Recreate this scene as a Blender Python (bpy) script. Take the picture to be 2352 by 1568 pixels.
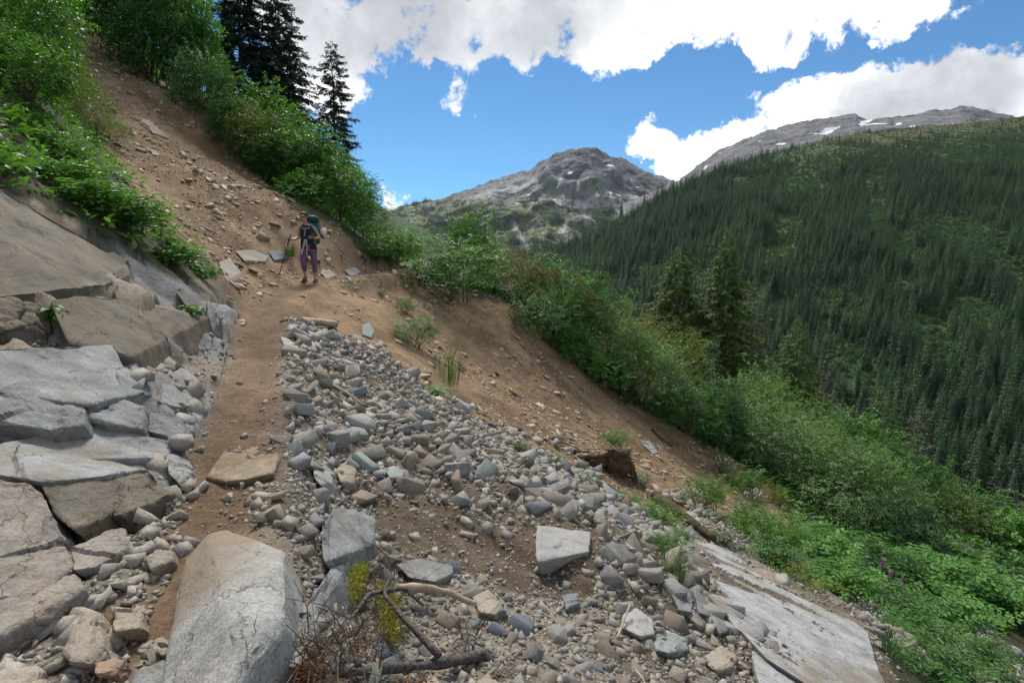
import bpy, bmesh, math, random
import numpy as np
from mathutils import Vector, Matrix, Euler

for _o in list(bpy.data.objects):
    bpy.data.objects.remove(_o)
SC = bpy.context.scene
COL = SC.collection
R = math.radians

# ------------------------------------------------------------------ camera
LENS, PITCH = 20.0, R(8.0)
VW, VH = 2352.0, 1568.0
F = LENS / 36.0 * VW
cam_d = bpy.data.cameras.new('camera')
cam_d.lens = LENS; cam_d.sensor_width = 36.0
cam_d.clip_start = 0.05; cam_d.clip_end = 20000
cam = bpy.data.objects.new('camera', cam_d); COL.objects.link(cam)
cam.location = (0, 0, 0); cam.rotation_euler = (R(90) - PITCH, 0, 0)
SC.camera = cam

# ------------------------------------------------------------------ world: daylight sky with broken cloud
SUN_EL, SUN_AZ = R(52), R(-14)          # azimuth from +Y towards +X
world = bpy.data.worlds.new('World'); SC.world = world; world.use_nodes = True
SKY_STRENGTH = 0.066
sun_d = bpy.data.lights.new('sun', 'SUN'); sun_d.energy = 3.0; sun_d.angle = R(17); sun_d.color = (1.0, 0.95, 0.87)
sun = bpy.data.objects.new('sun', sun_d); COL.objects.link(sun)
_sd = Vector((math.sin(SUN_AZ) * math.cos(SUN_EL), math.cos(SUN_AZ) * math.cos(SUN_EL), math.sin(SUN_EL)))
sun.rotation_euler = _sd.to_track_quat('Z', 'Y').to_euler()
SC.view_settings.view_transform = 'Standard'; SC.view_settings.look = 'None'
SC.view_settings.gamma = 1.0; SC.view_settings.use_curve_mapping = False
SC.view_settings.exposure = 0.70
SC.render.engine = 'CYCLES'
SC.cycles.use_denoising = True
SC.cycles.max_bounces = 6; SC.cycles.diffuse_bounces = 3; SC.cycles.glossy_bounces = 2
SC.cycles.transmission_bounces = 3; SC.cycles.transparent_max_bounces = 8; SC.cycles.volume_bounces = 0
SC.cycles.caustics_reflective = False; SC.cycles.caustics_refractive = False

cp, sp = math.cos(PITCH), math.sin(PITCH)
FWD = np.array([0, cp, -sp]); UPV = np.array([0, sp, cp]); RGT = np.array([1.0, 0, 0])
def ray(X, Y):
    return RGT * ((X - VW / 2) / F) + FWD + UPV * ((VH / 2 - Y) / F)
def P(X, Y, d):
    return ray(X, Y) * d
def proj(p):
    p = np.asarray(p, float)
    d = p @ FWD
    dd = np.where(np.abs(d) < 1e-6, 1e-6, d)
    return VW / 2 + F * (p @ RGT) / dd, VH / 2 - F * (p @ UPV) / dd, d

# ------------------------------------------------------------------ noise
def _hash(ix, iy, iz, seed):
    h = (ix * 374761393 + iy * 668265263 + iz * 1440662683 + seed * 1013904223) & 0xffffffff
    h = ((h ^ (h >> 13)) * 1274126177) & 0xffffffff
    h = ((h ^ (h >> 16)) * 2246822519) & 0xffffffff
    return ((h ^ (h >> 15)) & 0xffffff) / float(0xffffff)
def vnoise(p, seed=0):
    p = np.asarray(p, float)
    i = np.floor(p).astype(np.int64); f = p - i
    f = f * f * f * (f * (f * 6 - 15) + 10)
    r = 0
    for a in (0, 1):
        wa = f[:, 0] if a else 1 - f[:, 0]
        for b in (0, 1):
            wb = f[:, 1] if b else 1 - f[:, 1]
            for c in (0, 1):
                wc = f[:, 2] if c else 1 - f[:, 2]
                r = r + wa * wb * wc * _hash(i[:, 0] + a, i[:, 1] + b, i[:, 2] + c, seed)
    return r * 2 - 1
def fbm(p, octv=4, seed=0, gain=0.5, lac=2.03):
    p = np.asarray(p, float); a = 1.0; s = 0; n = 0
    for k in range(octv):
        s = s + a * vnoise(p, seed + k * 17); n += a; a *= gain; p = p * lac + 3.7
    return s / n
def ridged(p, octv=4, seed=0, gain=0.5):
    p = np.asarray(p, float); a = 1.0; s = 0; n = 0
    for k in range(octv):
        s = s + a * (1 - np.abs(vnoise(p, seed + k * 13))); n += a; a *= gain; p = p * 2.07 + 1.3
    return s / n
def v3(x, y, z=0.0):
    return np.stack([x, y, np.broadcast_to(z, np.shape(x))], -1)
def sstep(a, b, x):
    t = np.clip((x - a) / (b - a), 0, 1); return t * t * (3 - 2 * t)
def inpoly(X, Y, poly):
    X = np.asarray(X, float); Y = np.asarray(Y, float); r = np.zeros(X.shape, bool)
    n = len(poly)
    for i in range(n):
        x0, y0 = poly[i]; x1, y1 = poly[(i + 1) % n]
        if y0 == y1: continue
        c = ((y0 > Y) != (y1 > Y)) & (X < (x1 - x0) * (Y - y0) / (y1 - y0) + x0)
        r ^= c
    return r

# ------------------------------------------------------------------ scene helpers
def tag(o, label=None, cat=None, group=None, kind=None):
    if label: o['label'] = label
    if cat: o['category'] = cat
    if group: o['group'] = group
    if kind: o['kind'] = kind
    return o
def link(name, me, parent=None, loc=None):
    o = bpy.data.objects.new(name, me); COL.objects.link(o)
    if parent is not None: o.parent = parent
    if loc is not None: o.location = loc
    return o
def empty(name, loc=(0, 0, 0), rz=0.0, sc=1.0):
    o = bpy.data.objects.new(name, None); COL.objects.link(o)
    o.location = loc; o.rotation_euler = (0, 0, rz); o.scale = (sc, sc, sc); o.empty_display_size = 0.1
    return o
def mesh_np(name, V, FA, mats=(), smooth=False, col=None, mi=None):
    """V (n,3), FA: an (m,k) int array or a list of such arrays"""
    if not isinstance(FA, list): FA = [FA]
    FA = [np.asarray(f, np.int32) for f in FA if len(f)]
    me = bpy.data.meshes.new(name)
    V = np.asarray(V, np.float32)
    me.vertices.add(len(V)); me.vertices.foreach_set('co', V.ravel())
    nl = sum(f.size for f in FA); nf = sum(len(f) for f in FA)
    me.loops.add(nl); me.loops.foreach_set('vertex_index', np.concatenate([f.ravel() for f in FA]))
    tot = np.concatenate([np.full(len(f), f.shape[1], np.int32) for f in FA])
    st = np.concatenate([[0], np.cumsum(tot)[:-1]]).astype(np.int32)
    me.polygons.add(nf); me.polygons.foreach_set('loop_start', st)
    if mi is not None: me.polygons.foreach_set('material_index', np.asarray(mi, np.int32))
    me.update(calc_edges=True); me.validate()
    if smooth: me.polygons.foreach_set('use_smooth', np.ones(len(me.polygons), bool))
    for m in mats: me.materials.append(m)
    if col is not None:
        ca = me.color_attributes.new('Col', 'FLOAT_COLOR', 'POINT')
        c4 = np.ones((len(V), 4), np.float32); c4[:, :3] = col
        ca.data.foreach_set('color', c4.ravel())
    return me
def copy_tree(o, loc, rz=None, sc=None, rot=None):
    def rec(a, par):
        b = a.copy(); COL.objects.link(b)
        if par is not None: b.parent = par
        for ch in list(a.children): rec(ch, b)
        return b
    c = rec(o, None); c.location = loc
    if rot is not None: c.rotation_euler = rot
    elif rz is not None: c.rotation_euler = (c.rotation_euler[0], c.rotation_euler[1], rz)
    if sc is not None: c.scale = sc if hasattr(sc, '__len__') else (sc, sc, sc)
    return c

# ------------------------------------------------------------------ material helpers
class NT:
    def __init__(s, tree): s.t = tree
    def n(s, typ, **kw):
        x = s.t.nodes.new(typ)
        for k, v in kw.items(): setattr(x, k, v)
        return x
    def l(s, a, b): s.t.links.new(a, b)
    def math(s, op, a, b=None, c=None, clamp=False):
        x = s.n('ShaderNodeMath', operation=op, use_clamp=clamp)
        for i, v in enumerate((a, b, c)):
            if v is None: continue
            if isinstance(v, (int, float)): x.inputs[i].default_value = v
            else: s.l(v, x.inputs[i])
        return x.outputs[0]
    def vmath(s, op, a, b=None):
        x = s.n('ShaderNodeVectorMath', operation=op)
        for i, v in enumerate((a, b)):
            if v is None: continue
            if isinstance(v, (tuple, list)): x.inputs[i].default_value = v
            else: s.l(v, x.inputs[i])
        return x
    def noise(s, vec, scale, detail=4, rough=0.55, dist=0.0):
        x = s.n('ShaderNodeTexNoise'); x.inputs['Scale'].default_value = scale
        x.inputs['Detail'].default_value = detail; x.inputs['Roughness'].default_value = rough
        x.inputs['Distortion'].default_value = dist
        if vec is not None: s.l(vec, x.inputs['Vector'])
        return x
    def ramp(s, fac, stops, interp='LINEAR'):
        x = s.n('ShaderNodeValToRGB'); cr = x.color_ramp; cr.interpolation = interp
        while len(cr.elements) < len(stops): cr.elements.new(0.5)
        for e, (p, c) in zip(cr.elements, stops):
            e.position = p; e.color = (*c, 1) if len(c) == 3 else c
        s.l(fac, x.inputs[0]); return x.outputs[0]
    def mix(s, fac, a, b, mode='MIX'):
        x = s.n('ShaderNodeMix', data_type='RGBA', blend_type=mode)
        for k, v in ((0, fac), (6, a), (7, b)):
            if isinstance(v, (int, float)): x.inputs[k].default_value = v
            elif isinstance(v, (tuple, list)): x.inputs[k].default_value = (*v, 1)
            else: s.l(v, x.inputs[k])
        return x.outputs[2]
    def maprange(s, v, a, b, c=0.0, d=1.0, smooth=True):
        x = s.n('ShaderNodeMapRange', interpolation_type='SMOOTHSTEP' if smooth else 'LINEAR')
        s.l(v, x.inputs[0])
        for i, q in enumerate((a, b, c, d)): x.inputs[i + 1].default_value = q
        return x.outputs[0]
def new_mat(name):
    m = bpy.data.materials.new(name); m.use_nodes = True
    t = m.node_tree; t.nodes.clear(); N = NT(t)
    out = N.n('ShaderNodeOutputMaterial'); b = N.n('ShaderNodeBsdfPrincipled')
    N.l(b.outputs[0], out.inputs[0]); b.inputs['Roughness'].default_value = 0.85
    b.inputs['Specular IOR Level'].default_value = 0.25
    return m, N, b, out
def bump(N, b, h, strength=0.5, dist=0.02):
    x = N.n('ShaderNodeBump'); x.inputs['Strength'].default_value = strength; x.inputs['Distance'].default_value = dist
    N.l(h, x.inputs['Height']); N.l(x.outputs[0], b.inputs['Normal'])
def simple_mat(name, col, rough=0.7, var=0.25, scale=20, spec=0.25, bumpd=0.0):
    m, N, b, out = new_mat(name)
    tc = N.n('ShaderNodeTexCoord').outputs['Object']
    nz = N.noise(tc, scale, 4)
    c = N.mix(1.0, (*col,), N.ramp(nz.outputs[0], [(0.3, (1 - var,) * 3), (0.7, (1 + var,) * 3)]), 'MULTIPLY')
    N.l(c, b.inputs['Base Color']); b.inputs['Roughness'].default_value = rough
    b.inputs['Specular IOR Level'].default_value = spec
    if bumpd: bump(N, b, nz.outputs[0], 0.6, bumpd)
    return m
def isl_random(N):
    g = N.n('ShaderNodeNewGeometry'); oi = N.n('ShaderNodeObjectInfo')
    return N.math('FRACT', N.math('ADD', g.outputs['Random Per Island'], oi.outputs['Random']))
def leaf_mat(name, stops, trans=0.35, rough=0.5, spec=0.3, scale=1.2):
    """stops: three linear colours, spread over the leaves at random and in clumps"""
    m = bpy.data.materials.new(name); m.use_nodes = True
    t = m.node_tree; t.nodes.clear(); N = NT(t)
    out = N.n('ShaderNodeOutputMaterial'); b = N.n('ShaderNodeBsdfPrincipled')
    tc = N.n('ShaderNodeTexCoord').outputs['Object']
    nz = N.noise(tc, scale, 3)
    f = N.math('ADD', N.math('MULTIPLY', isl_random(N), 0.6), N.math('MULTIPLY', N.maprange(nz.outputs[0], 0.3, 0.7), 0.4))
    k = len(stops)
    c = N.ramp(f, [(0.08 + 0.84 * i / (k - 1), s) for i, s in enumerate(stops)])
    N.l(c, b.inputs['Base Color']); b.inputs['Roughness'].default_value = rough; b.inputs['Specular IOR Level'].default_value = spec
    tr = N.n('ShaderNodeBsdfTranslucent')
    N.l(N.mix(1.0, c, (1.25, 1.35, 0.6), 'MULTIPLY'), tr.inputs[0])
    mx = N.n('ShaderNodeMixShader'); mx.inputs[0].default_value = trans
    N.l(b.outputs[0], mx.inputs[1]); N.l(tr.outputs[0], mx.inputs[2]); N.l(mx.outputs[0], out.inputs[0])
    return m
# ------------------------------------------------------------------ materials
def attr_mat(name, fine, bumps, rough=0.92, speck=None):
    m, N, b, out = new_mat(name)
    tc = N.n('ShaderNodeTexCoord').outputs['Object']
    c = N.n('ShaderNodeVertexColor', layer_name='Col').outputs[0]
    for sc, lo, hi in fine:
        nz = N.noise(tc, sc, 5, 0.62)
        c = N.mix(1.0, c, N.ramp(nz.outputs[0], [(0.3, (lo,) * 3), (0.7, (hi,) * 3)]), 'MULTIPLY')
    if speck:
        v = N.n('ShaderNodeTexVoronoi'); v.inputs['Scale'].default_value = speck[0]; N.l(tc, v.inputs['Vector'])
        f = N.maprange(v.outputs['Distance'], speck[1], speck[1] + .12, 1, 0)
        sepc = N.n('ShaderNodeSeparateColor'); N.l(v.outputs['Color'], sepc.inputs[0])
        f = N.math('MULTIPLY', f, N.maprange(sepc.outputs[0], 0.45, 0.6))
        c = N.mix(f, c, N.ramp(sepc.outputs[1], [(0, speck[2]), (1, speck[3])]))
    N.l(c, b.inputs['Base Color']); b.inputs['Roughness'].default_value = rough
    h = None
    for sc, w in bumps:
        x = N.math('MULTIPLY', N.noise(tc, sc, 6, 0.65).outputs[0], w); h = x if h is None else N.math('ADD', h, x)
    bump(N, b, h, 0.8, 0.05)
    return m
M_GROUND = attr_mat('soil', [(2.3, .80, 1.2), (19, .72, 1.28), (90, .7, 1.3)], [(8, .5), (30, .5), (110, .25)], 0.95, (26, .12, (.16, .115, .07), (.34, .28, .2)))
M_BEDROCK = attr_mat('bedrock', [(1.7, .80, 1.18), (14, .75, 1.25), (70, .72, 1.28)], [(5, .6), (22, .45), (90, .16)], 0.85)

def rock_mat(name, stops, speck=0.25, dirt=(0.15, 0.105, 0.065), dirt_amt=0.5, bscale=1.0, rnd=True, side=None):
    m, N, b, out = new_mat(name)
    tc = N.n('ShaderNodeTexCoord').outputs['Object']
    geo = N.n('ShaderNodeNewGeometry')
    nz = N.noise(tc, 2.6 * bscale, 5, 0.6)
    if rnd: f = N.math('ADD', N.math('MULTIPLY', isl_random(N), 0.75), N.math('MULTIPLY', N.maprange(nz.outputs[0], .3, .7), 0.25))
    else: f = N.maprange(nz.outputs[0], .28, .72)
    k = len(stops); c = N.ramp(f, [(i / (k - 1), s) for i, s in enumerate(stops)])
    fn = N.noise(tc, 60 * bscale, 4, 0.7)
    c = N.mix(1.0, c, N.ramp(fn.outputs[0], [(0.32, (1 - speck,) * 3), (0.68, (1 + speck,) * 3)]), 'MULTIPLY')
    n3 = N.noise(geo.outputs['Position'], 1.6, 4, 0.6)
    if not rnd:
        mp = N.n('ShaderNodeMapping'); mp.inputs['Scale'].default_value = (3.2, 3.2, .9); N.l(geo.outputs['Position'], mp.inputs['Vector'])
        c = N.mix(1.0, c, N.ramp(N.noise(mp.outputs[0], 1.3, 7, .68).outputs[0], [(0.28, (.60, .60, .57)), (0.5, (1.0, .98, .94)), (0.72, (1.22, 1.22, 1.22))]), 'MULTIPLY')
        vo = N.n('ShaderNodeTexVoronoi', feature='DISTANCE_TO_EDGE'); vo.inputs['Scale'].default_value = 2.3
        wv = N.vmath('ADD', geo.outputs['Position'], N.vmath('MULTIPLY', N.noise(geo.outputs['Position'], 3.5, 4, .6).outputs['Color'], (.35, .35, .35)).outputs[0]); N.l(wv.outputs[0], vo.inputs['Vector'])
        hair = N.maprange(vo.outputs['Distance'], .0, .014); c = N.mix(hair, N.mix(1.0, c, (.42, .40, .37), 'MULTIPLY'), c)
    sepn = N.n('ShaderNodeSeparateXYZ'); N.l(geo.outputs['Normal'], sepn.inputs[0])
    df = N.math('MULTIPLY', N.maprange(n3.outputs[0], 0.45, 0.68), dirt_amt)
    if side:
        so = N.n('ShaderNodeSeparateXYZ'); N.l(tc, so.inputs[0])
        e = N.math('ADD', N.math('ADD', N.math('MULTIPLY', so.outputs[0], side[0]), N.math('MULTIPLY', so.outputs[1], side[1])), N.math('MULTIPLY', N.math('SUBTRACT', n3.outputs[0], .5), 1.6))
        df = N.math('MULTIPLY', N.maprange(e, side[2], side[2] + .5), N.maprange(fn.outputs[0], .3, .6, .55, 1.0))
    c = N.mix(df, c, dirt)
    N.l(c, b.inputs['Base Color']); b.inputs['Roughness'].default_value = 0.82
    h = N.math('ADD', N.math('MULTIPLY', N.noise(tc, 9 * bscale, 6, .65).outputs[0], 1.0), N.math('MULTIPLY', fn.outputs[0], .35))
    bump(N, b, h, 0.7, 0.03 / bscale)
    return m
GREY = [(0.150, 0.152, 0.155), (0.245, 0.240, 0.228), (0.315, 0.303, 0.278), (0.255, 0.220, 0.172), (0.34, 0.320, 0.280), (0.20, 0.198, 0.192), (0.295, 0.255, 0.205), (0.365, 0.352, 0.328)]
M_STONES = rock_mat('loose_stone', GREY, .25, dirt_amt=.35)
M_PALE = rock_mat('pale_stone', [(0.285, 0.282, 0.275), (0.36, 0.35, 0.33), (0.31, 0.295, 0.265), (0.385, 0.375, 0.36)], .22, dirt_amt=.3)
M_BLUE = rock_mat('dark_stone', [(0.13, 0.145, 0.165), (0.19, 0.205, 0.225), (0.17, 0.175, 0.18), (0.23, 0.245, 0.26)], .22, dirt_amt=.2)
M_TAN = rock_mat('tan_stone', [(0.27, 0.225, 0.17), (0.33, 0.285, 0.225), (0.25, 0.215, 0.175), (0.30, 0.265, 0.22)], .22, dirt_amt=.4)
M_RUST = rock_mat('rust_stone', [(0.28, 0.19, 0.14), (0.26, 0.20, 0.165), (0.31, 0.225, 0.17)], .22, dirt_amt=.2)
M_GREEN = rock_mat('green_stone', [(0.22, 0.25, 0.235), (0.26, 0.29, 0.27), (0.20, 0.235, 0.225)], .22, dirt_amt=.2)
M_CHIP = rock_mat('slope_chip', [(0.30, 0.225, 0.145), (0.36, 0.285, 0.195), (0.45, 0.38, 0.29), (0.26, 0.19, 0.125), (0.42, 0.36, 0.29)], .2, dirt_amt=.25)
M_PALESLAB = rock_mat('pale_slab', [(0.285, 0.295, 0.305), (0.35, 0.357, 0.362), (0.25, 0.255, 0.258)], .16, dirt=(.20, .165, .125), dirt_amt=.85, rnd=False)
M_DUSTROCK = rock_mat('dust_covered_rock', [(0.17, 0.125, 0.082), (0.23, 0.175, 0.12), (0.25, 0.215, 0.165)], .2, dirt=(.20, .145, .092), dirt_amt=.8, rnd=False)
M_GRANITE = rock_mat('granite', [(0.145, 0.153, 0.158), (0.205, 0.212, 0.216), (0.27, 0.275, 0.272)], .28, dirt=(.17, .15, .115), dirt_amt=.4, rnd=False)
M_GRANITE_DUSTY = rock_mat('dusty_granite', [(0.22, 0.226, 0.23), (0.29, 0.29, 0.285), (0.36, 0.355, 0.34)], .3, dirt=(.23, .18, .125), dirt_amt=.62, rnd=False, side=(-1.0, .55, .0))
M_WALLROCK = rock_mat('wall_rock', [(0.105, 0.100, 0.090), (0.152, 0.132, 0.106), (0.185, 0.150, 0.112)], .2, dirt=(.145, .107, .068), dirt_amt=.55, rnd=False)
M_PINKROCK = rock_mat('pink_rock', [(0.20, 0.195, 0.188), (0.255, 0.218, 0.188), (0.25, 0.24, 0.225)], .25, dirt_amt=.25, rnd=False)
M_SLAB = rock_mat('slab_granite', [(0.225, 0.231, 0.235), (0.29, 0.293, 0.294), (0.185, 0.188, 0.187)], .2, dirt=(.20, .165, .12), dirt_amt=.75, rnd=False)

def forest_mat(name, stops, trans):
    m = leaf_mat(name, stops, trans=trans); N = NT(m.node_tree); rp = [x for x in m.node_tree.nodes if x.type == 'VALTORGB'][0]
    geo = N.n('ShaderNodeNewGeometry'); oi = N.n('ShaderNodeObjectInfo'); nz = N.noise(geo.outputs['Position'], .012, 3)
    f = N.math('ADD', N.math('ADD', N.math('MULTIPLY', oi.outputs['Random'], .5), N.math('MULTIPLY', geo.outputs['Random Per Island'], .2)), N.math('MULTIPLY', N.maprange(nz.outputs[0], .35, .65), .3))
    N.l(f, rp.inputs[0]); return m
G_ALDER = leaf_mat('alder_leaf', [(0.032, 0.097, 0.020), (0.065, 0.167, 0.030), (0.105, 0.237, 0.041)])
G_BRIGHT = leaf_mat('bright_leaf', [(0.058, 0.157, 0.030), (0.099, 0.248, 0.043), (0.165, 0.314, 0.063)])
G_DARK = leaf_mat('dark_leaf', [(0.025, 0.076, 0.023), (0.052, 0.130, 0.039), (0.090, 0.191, 0.055)])
G_OLIVE = leaf_mat('olive_leaf', [(0.069, 0.117, 0.031), (0.129, 0.182, 0.048), (0.216, 0.224, 0.059)])
G_WILLOW = leaf_mat('willow_leaf', [(0.073, 0.141, 0.050), (0.128, 0.226, 0.075), (0.201, 0.311, 0.116)], rough=.45)
G_RUSSET = leaf_mat('russet_leaf', [(0.128, 0.098, 0.033), (0.225, 0.112, 0.042), (0.105, 0.135, 0.039)])
G_SAGE = leaf_mat('sage_leaf', [(0.098, 0.138, 0.081), (0.149, 0.190, 0.121), (0.207, 0.236, 0.167)])
G_LIME = leaf_mat('lime_leaf', [(0.092, 0.161, 0.023), (0.172, 0.218, 0.025), (0.253, 0.253, 0.034)])
G_GRASS = leaf_mat('grass_blade', [(0.030, 0.075, 0.016), (0.055, 0.115, 0.026), (0.100, 0.140, 0.042)])
G_SPRUCE = leaf_mat('spruce_needle', [(0.022, 0.041, 0.030), (0.038, 0.065, 0.046), (0.061, 0.089, 0.059)], trans=.12)
G_FIR = leaf_mat('hemlock_needle', [(0.050, 0.092, 0.020), (0.095, 0.150, 0.030), (0.150, 0.205, 0.045)], trans=.25)
G_YOUNGFIR = leaf_mat('young_fir_needle', [(0.027, 0.078, 0.039), (0.048, 0.123, 0.060), (0.075, 0.165, 0.083)], trans=.15)
G_DEADFIR = leaf_mat('lichen_needle', [(0.098, 0.092, 0.063), (0.138, 0.129, 0.092), (0.069, 0.076, 0.041)], trans=.1)
G_FOREST = forest_mat('forest_needle', [(0.013, 0.050, 0.027), (0.026, 0.080, 0.036), (0.048, 0.115, 0.042), (0.080, 0.142, 0.048)], trans=.3)
G_FORESTL = leaf_mat('forest_leaf', [(0.045, 0.100, 0.030), (0.075, 0.145, 0.040), (0.110, 0.175, 0.050)], trans=.2, scale=.2)
M_DEADBARK = simple_mat('rough_dead_bark', (0.085, 0.075, 0.068), .95, .7, 38, bumpd=.04)
M_BARK = simple_mat('bark', (0.095, 0.082, 0.072), .9, .6, 26, bumpd=.03)
M_TWIG = simple_mat('twig', (0.12, 0.09, 0.065), .85, .3, 20)
M_PALEWOOD = simple_mat('weathered_wood', (0.34, 0.27, 0.19), .8, .25, 12, bumpd=.01)
M_GREYWOOD = simple_mat('grey_snag_wood', (0.30, 0.28, 0.25), .9, .3, 6)
M_ROOT = simple_mat('root_wood', (0.075, 0.047, 0.030), .95, .4, 18, bumpd=.02)
M_DEADTWIG = simple_mat('dead_twig', (0.10, 0.075, 0.06), .9, .35, 30)
M_BERRY = simple_mat('berry', (0.45, 0.035, 0.02), .4, .2, 40)
M_WHITE = simple_mat('petal_white', (0.62, 0.61, 0.55), .8, .1, 40)
M_MAGENTA = simple_mat('petal_magenta', (0.30, 0.12, 0.28), .7, .2, 40)
# ------------------------------------------------------------------ sky nodes
def build_sky():
    t = world.node_tree; t.nodes.clear(); N = NT(t)
    out = N.n('ShaderNodeOutputWorld')
    sky = N.n('ShaderNodeTexSky', sky_type='NISHITA'); sky.sun_disc = False
    sky.sun_elevation = SUN_EL; sky.sun_rotation = SUN_AZ; sky.altitude = 1800; sky.air_density = 1.0; sky.dust_density = 0.1; sky.ozone_density = 4.0
    bg = N.n('ShaderNodeBackground'); bg.inputs[1].default_value = SKY_STRENGTH
    N.l(N.mix(1.0, sky.outputs[0], (0.50, 0.93, 1.10), 'MULTIPLY'), bg.inputs[0])
    d = N.vmath('NORMALIZE', N.n('ShaderNodeTexCoord').outputs['Generated']).outputs[0]
    wob = N.noise(d, 9.0, 8, 0.62)
    dw = N.vmath('NORMALIZE', N.vmath('ADD', d, N.vmath('SCALE', N.vmath('SUBTRACT', wob.outputs['Color'], (0.5, 0.5, 0.5)).outputs[0]).outputs[0]).outputs[0])
    for nd in t.nodes:
        if nd.type == 'VECT_MATH' and nd.operation == 'SCALE': nd.inputs['Scale'].default_value = 0.12
    dw = dw.outputs[0]
    blobs = [(700, -30, 190, 1), (880, -24, 171, 1), (1060, -14, 162, 1), (1240, -24, 162, 1), (1420, -4, 176, 1), (1560, -34, 135, 1),
             (1660, -4, 99, .9), (1790, 26, 117, 1), (1770, 116, 68, .9), (1910, -14, 104, .9), (2060, -24, 90, .85), (2150, -74, 108, .8),
             (1450, 136, 63, .8), (990, 85, 58, .8), (1215, 126, 54, .7), (800, 76, 72, .7), (1630, 81, 54, .6),
             (725, 200, 100, 1.1), (800, 195, 50, .7), (690, 100, 90, .9), (1055, 214, 46, .72),
             (1490, 325, 60, .9), (1560, 365, 85, 1.1), (1640, 330, 70, .95), (1560, 420, 70, 1), (1715, 335, 70, 1), (1800, 300, 85, 1.1),
             (1900, 255, 85, 1), (2000, 235, 90, 1.1), (2110, 235, 95, 1.1), (2225, 220, 80, 1), (2320, 200, 55, .75), (1835, 212, 36, .6),
             (905, 478, 55, 1.0)]
    acc = None
    for X, Y, r, w in blobs:
        v = Vector(ray(X, Y)).normalized(); a = r / F
        dt = N.vmath('DOT_PRODUCT', dw, tuple(v)).outputs['Value']
        f = N.maprange(dt, math.cos(a * 1.04), math.cos(a * 0.15), 0, w)
        acc = f if acc is None else N.math('ADD', acc, f)
    # broken cloud carries on overhead and behind
    sep = N.n('ShaderNodeSeparateXYZ'); N.l(d, sep.inputs[0])
    hi = N.maprange(sep.outputs[2], 0.43, 0.56)
    beh = N.maprange(sep.outputs[1], 0.45, 0.1)
    big = N.noise(d, 2.2, 4, 0.55)
    gen = N.math('MULTIPLY', N.math('MAXIMUM', hi, beh), N.maprange(big.outputs[0], 0.38, 0.62, 0, 1.3))
    acc = N.math('ADD', acc, gen)
    fine = N.noise(d, 20.0, 12, 0.66, 0.15)
    dens = N.math('ADD', N.math('MINIMUM', acc, 1.25), N.math('MULTIPLY', N.math('MULTIPLY', N.math('SUBTRACT', fine.outputs[0], 0.5), 4.0), N.maprange(acc, 0.02, 0.3)))
    alpha = N.maprange(dens, 0.40, 0.95)
    grey = None
    for X, Y, r in ((760, 20, 150), (860, 0, 190), (1000, -10, 210), (1180, -20, 210), (1330, -30, 190), (2110, 245, 130), (2220, 235, 110), (1990, 250, 80)):
        dt = N.vmath('DOT_PRODUCT', dw, tuple(Vector(ray(X, Y)).normalized())).outputs['Value']
        f = N.maprange(dt, math.cos(r / F * 1.1), math.cos(r / F * .2), 0, .8); grey = f if grey is None else N.math('MAXIMUM', grey, f)
    grey = N.math('MULTIPLY', N.math('MAXIMUM', grey, N.math('MULTIPLY', gen, .45)), N.maprange(N.noise(d, 6.0, 5, 0.55).outputs[0], 0.25, 0.6, .35, 1.0))
    soft = N.maprange(fine.outputs[0], 0.3, 0.75, 0.86, 1.06)
    cc = N.mix(grey, (0.86, 0.87, 0.89), (0.27, 0.285, 0.315))
    cl = N.n('ShaderNodeBackground'); N.l(cc, cl.inputs[0]); N.l(soft, cl.inputs[1])
    mx = N.n('ShaderNodeMixShader'); N.l(alpha, mx.inputs[0]); N.l(bg.outputs[0], mx.inputs[1]); N.l(cl.outputs[0], mx.inputs[2])
    N.l(mx.outputs[0], out.inputs[0])
build_sky()

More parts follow.
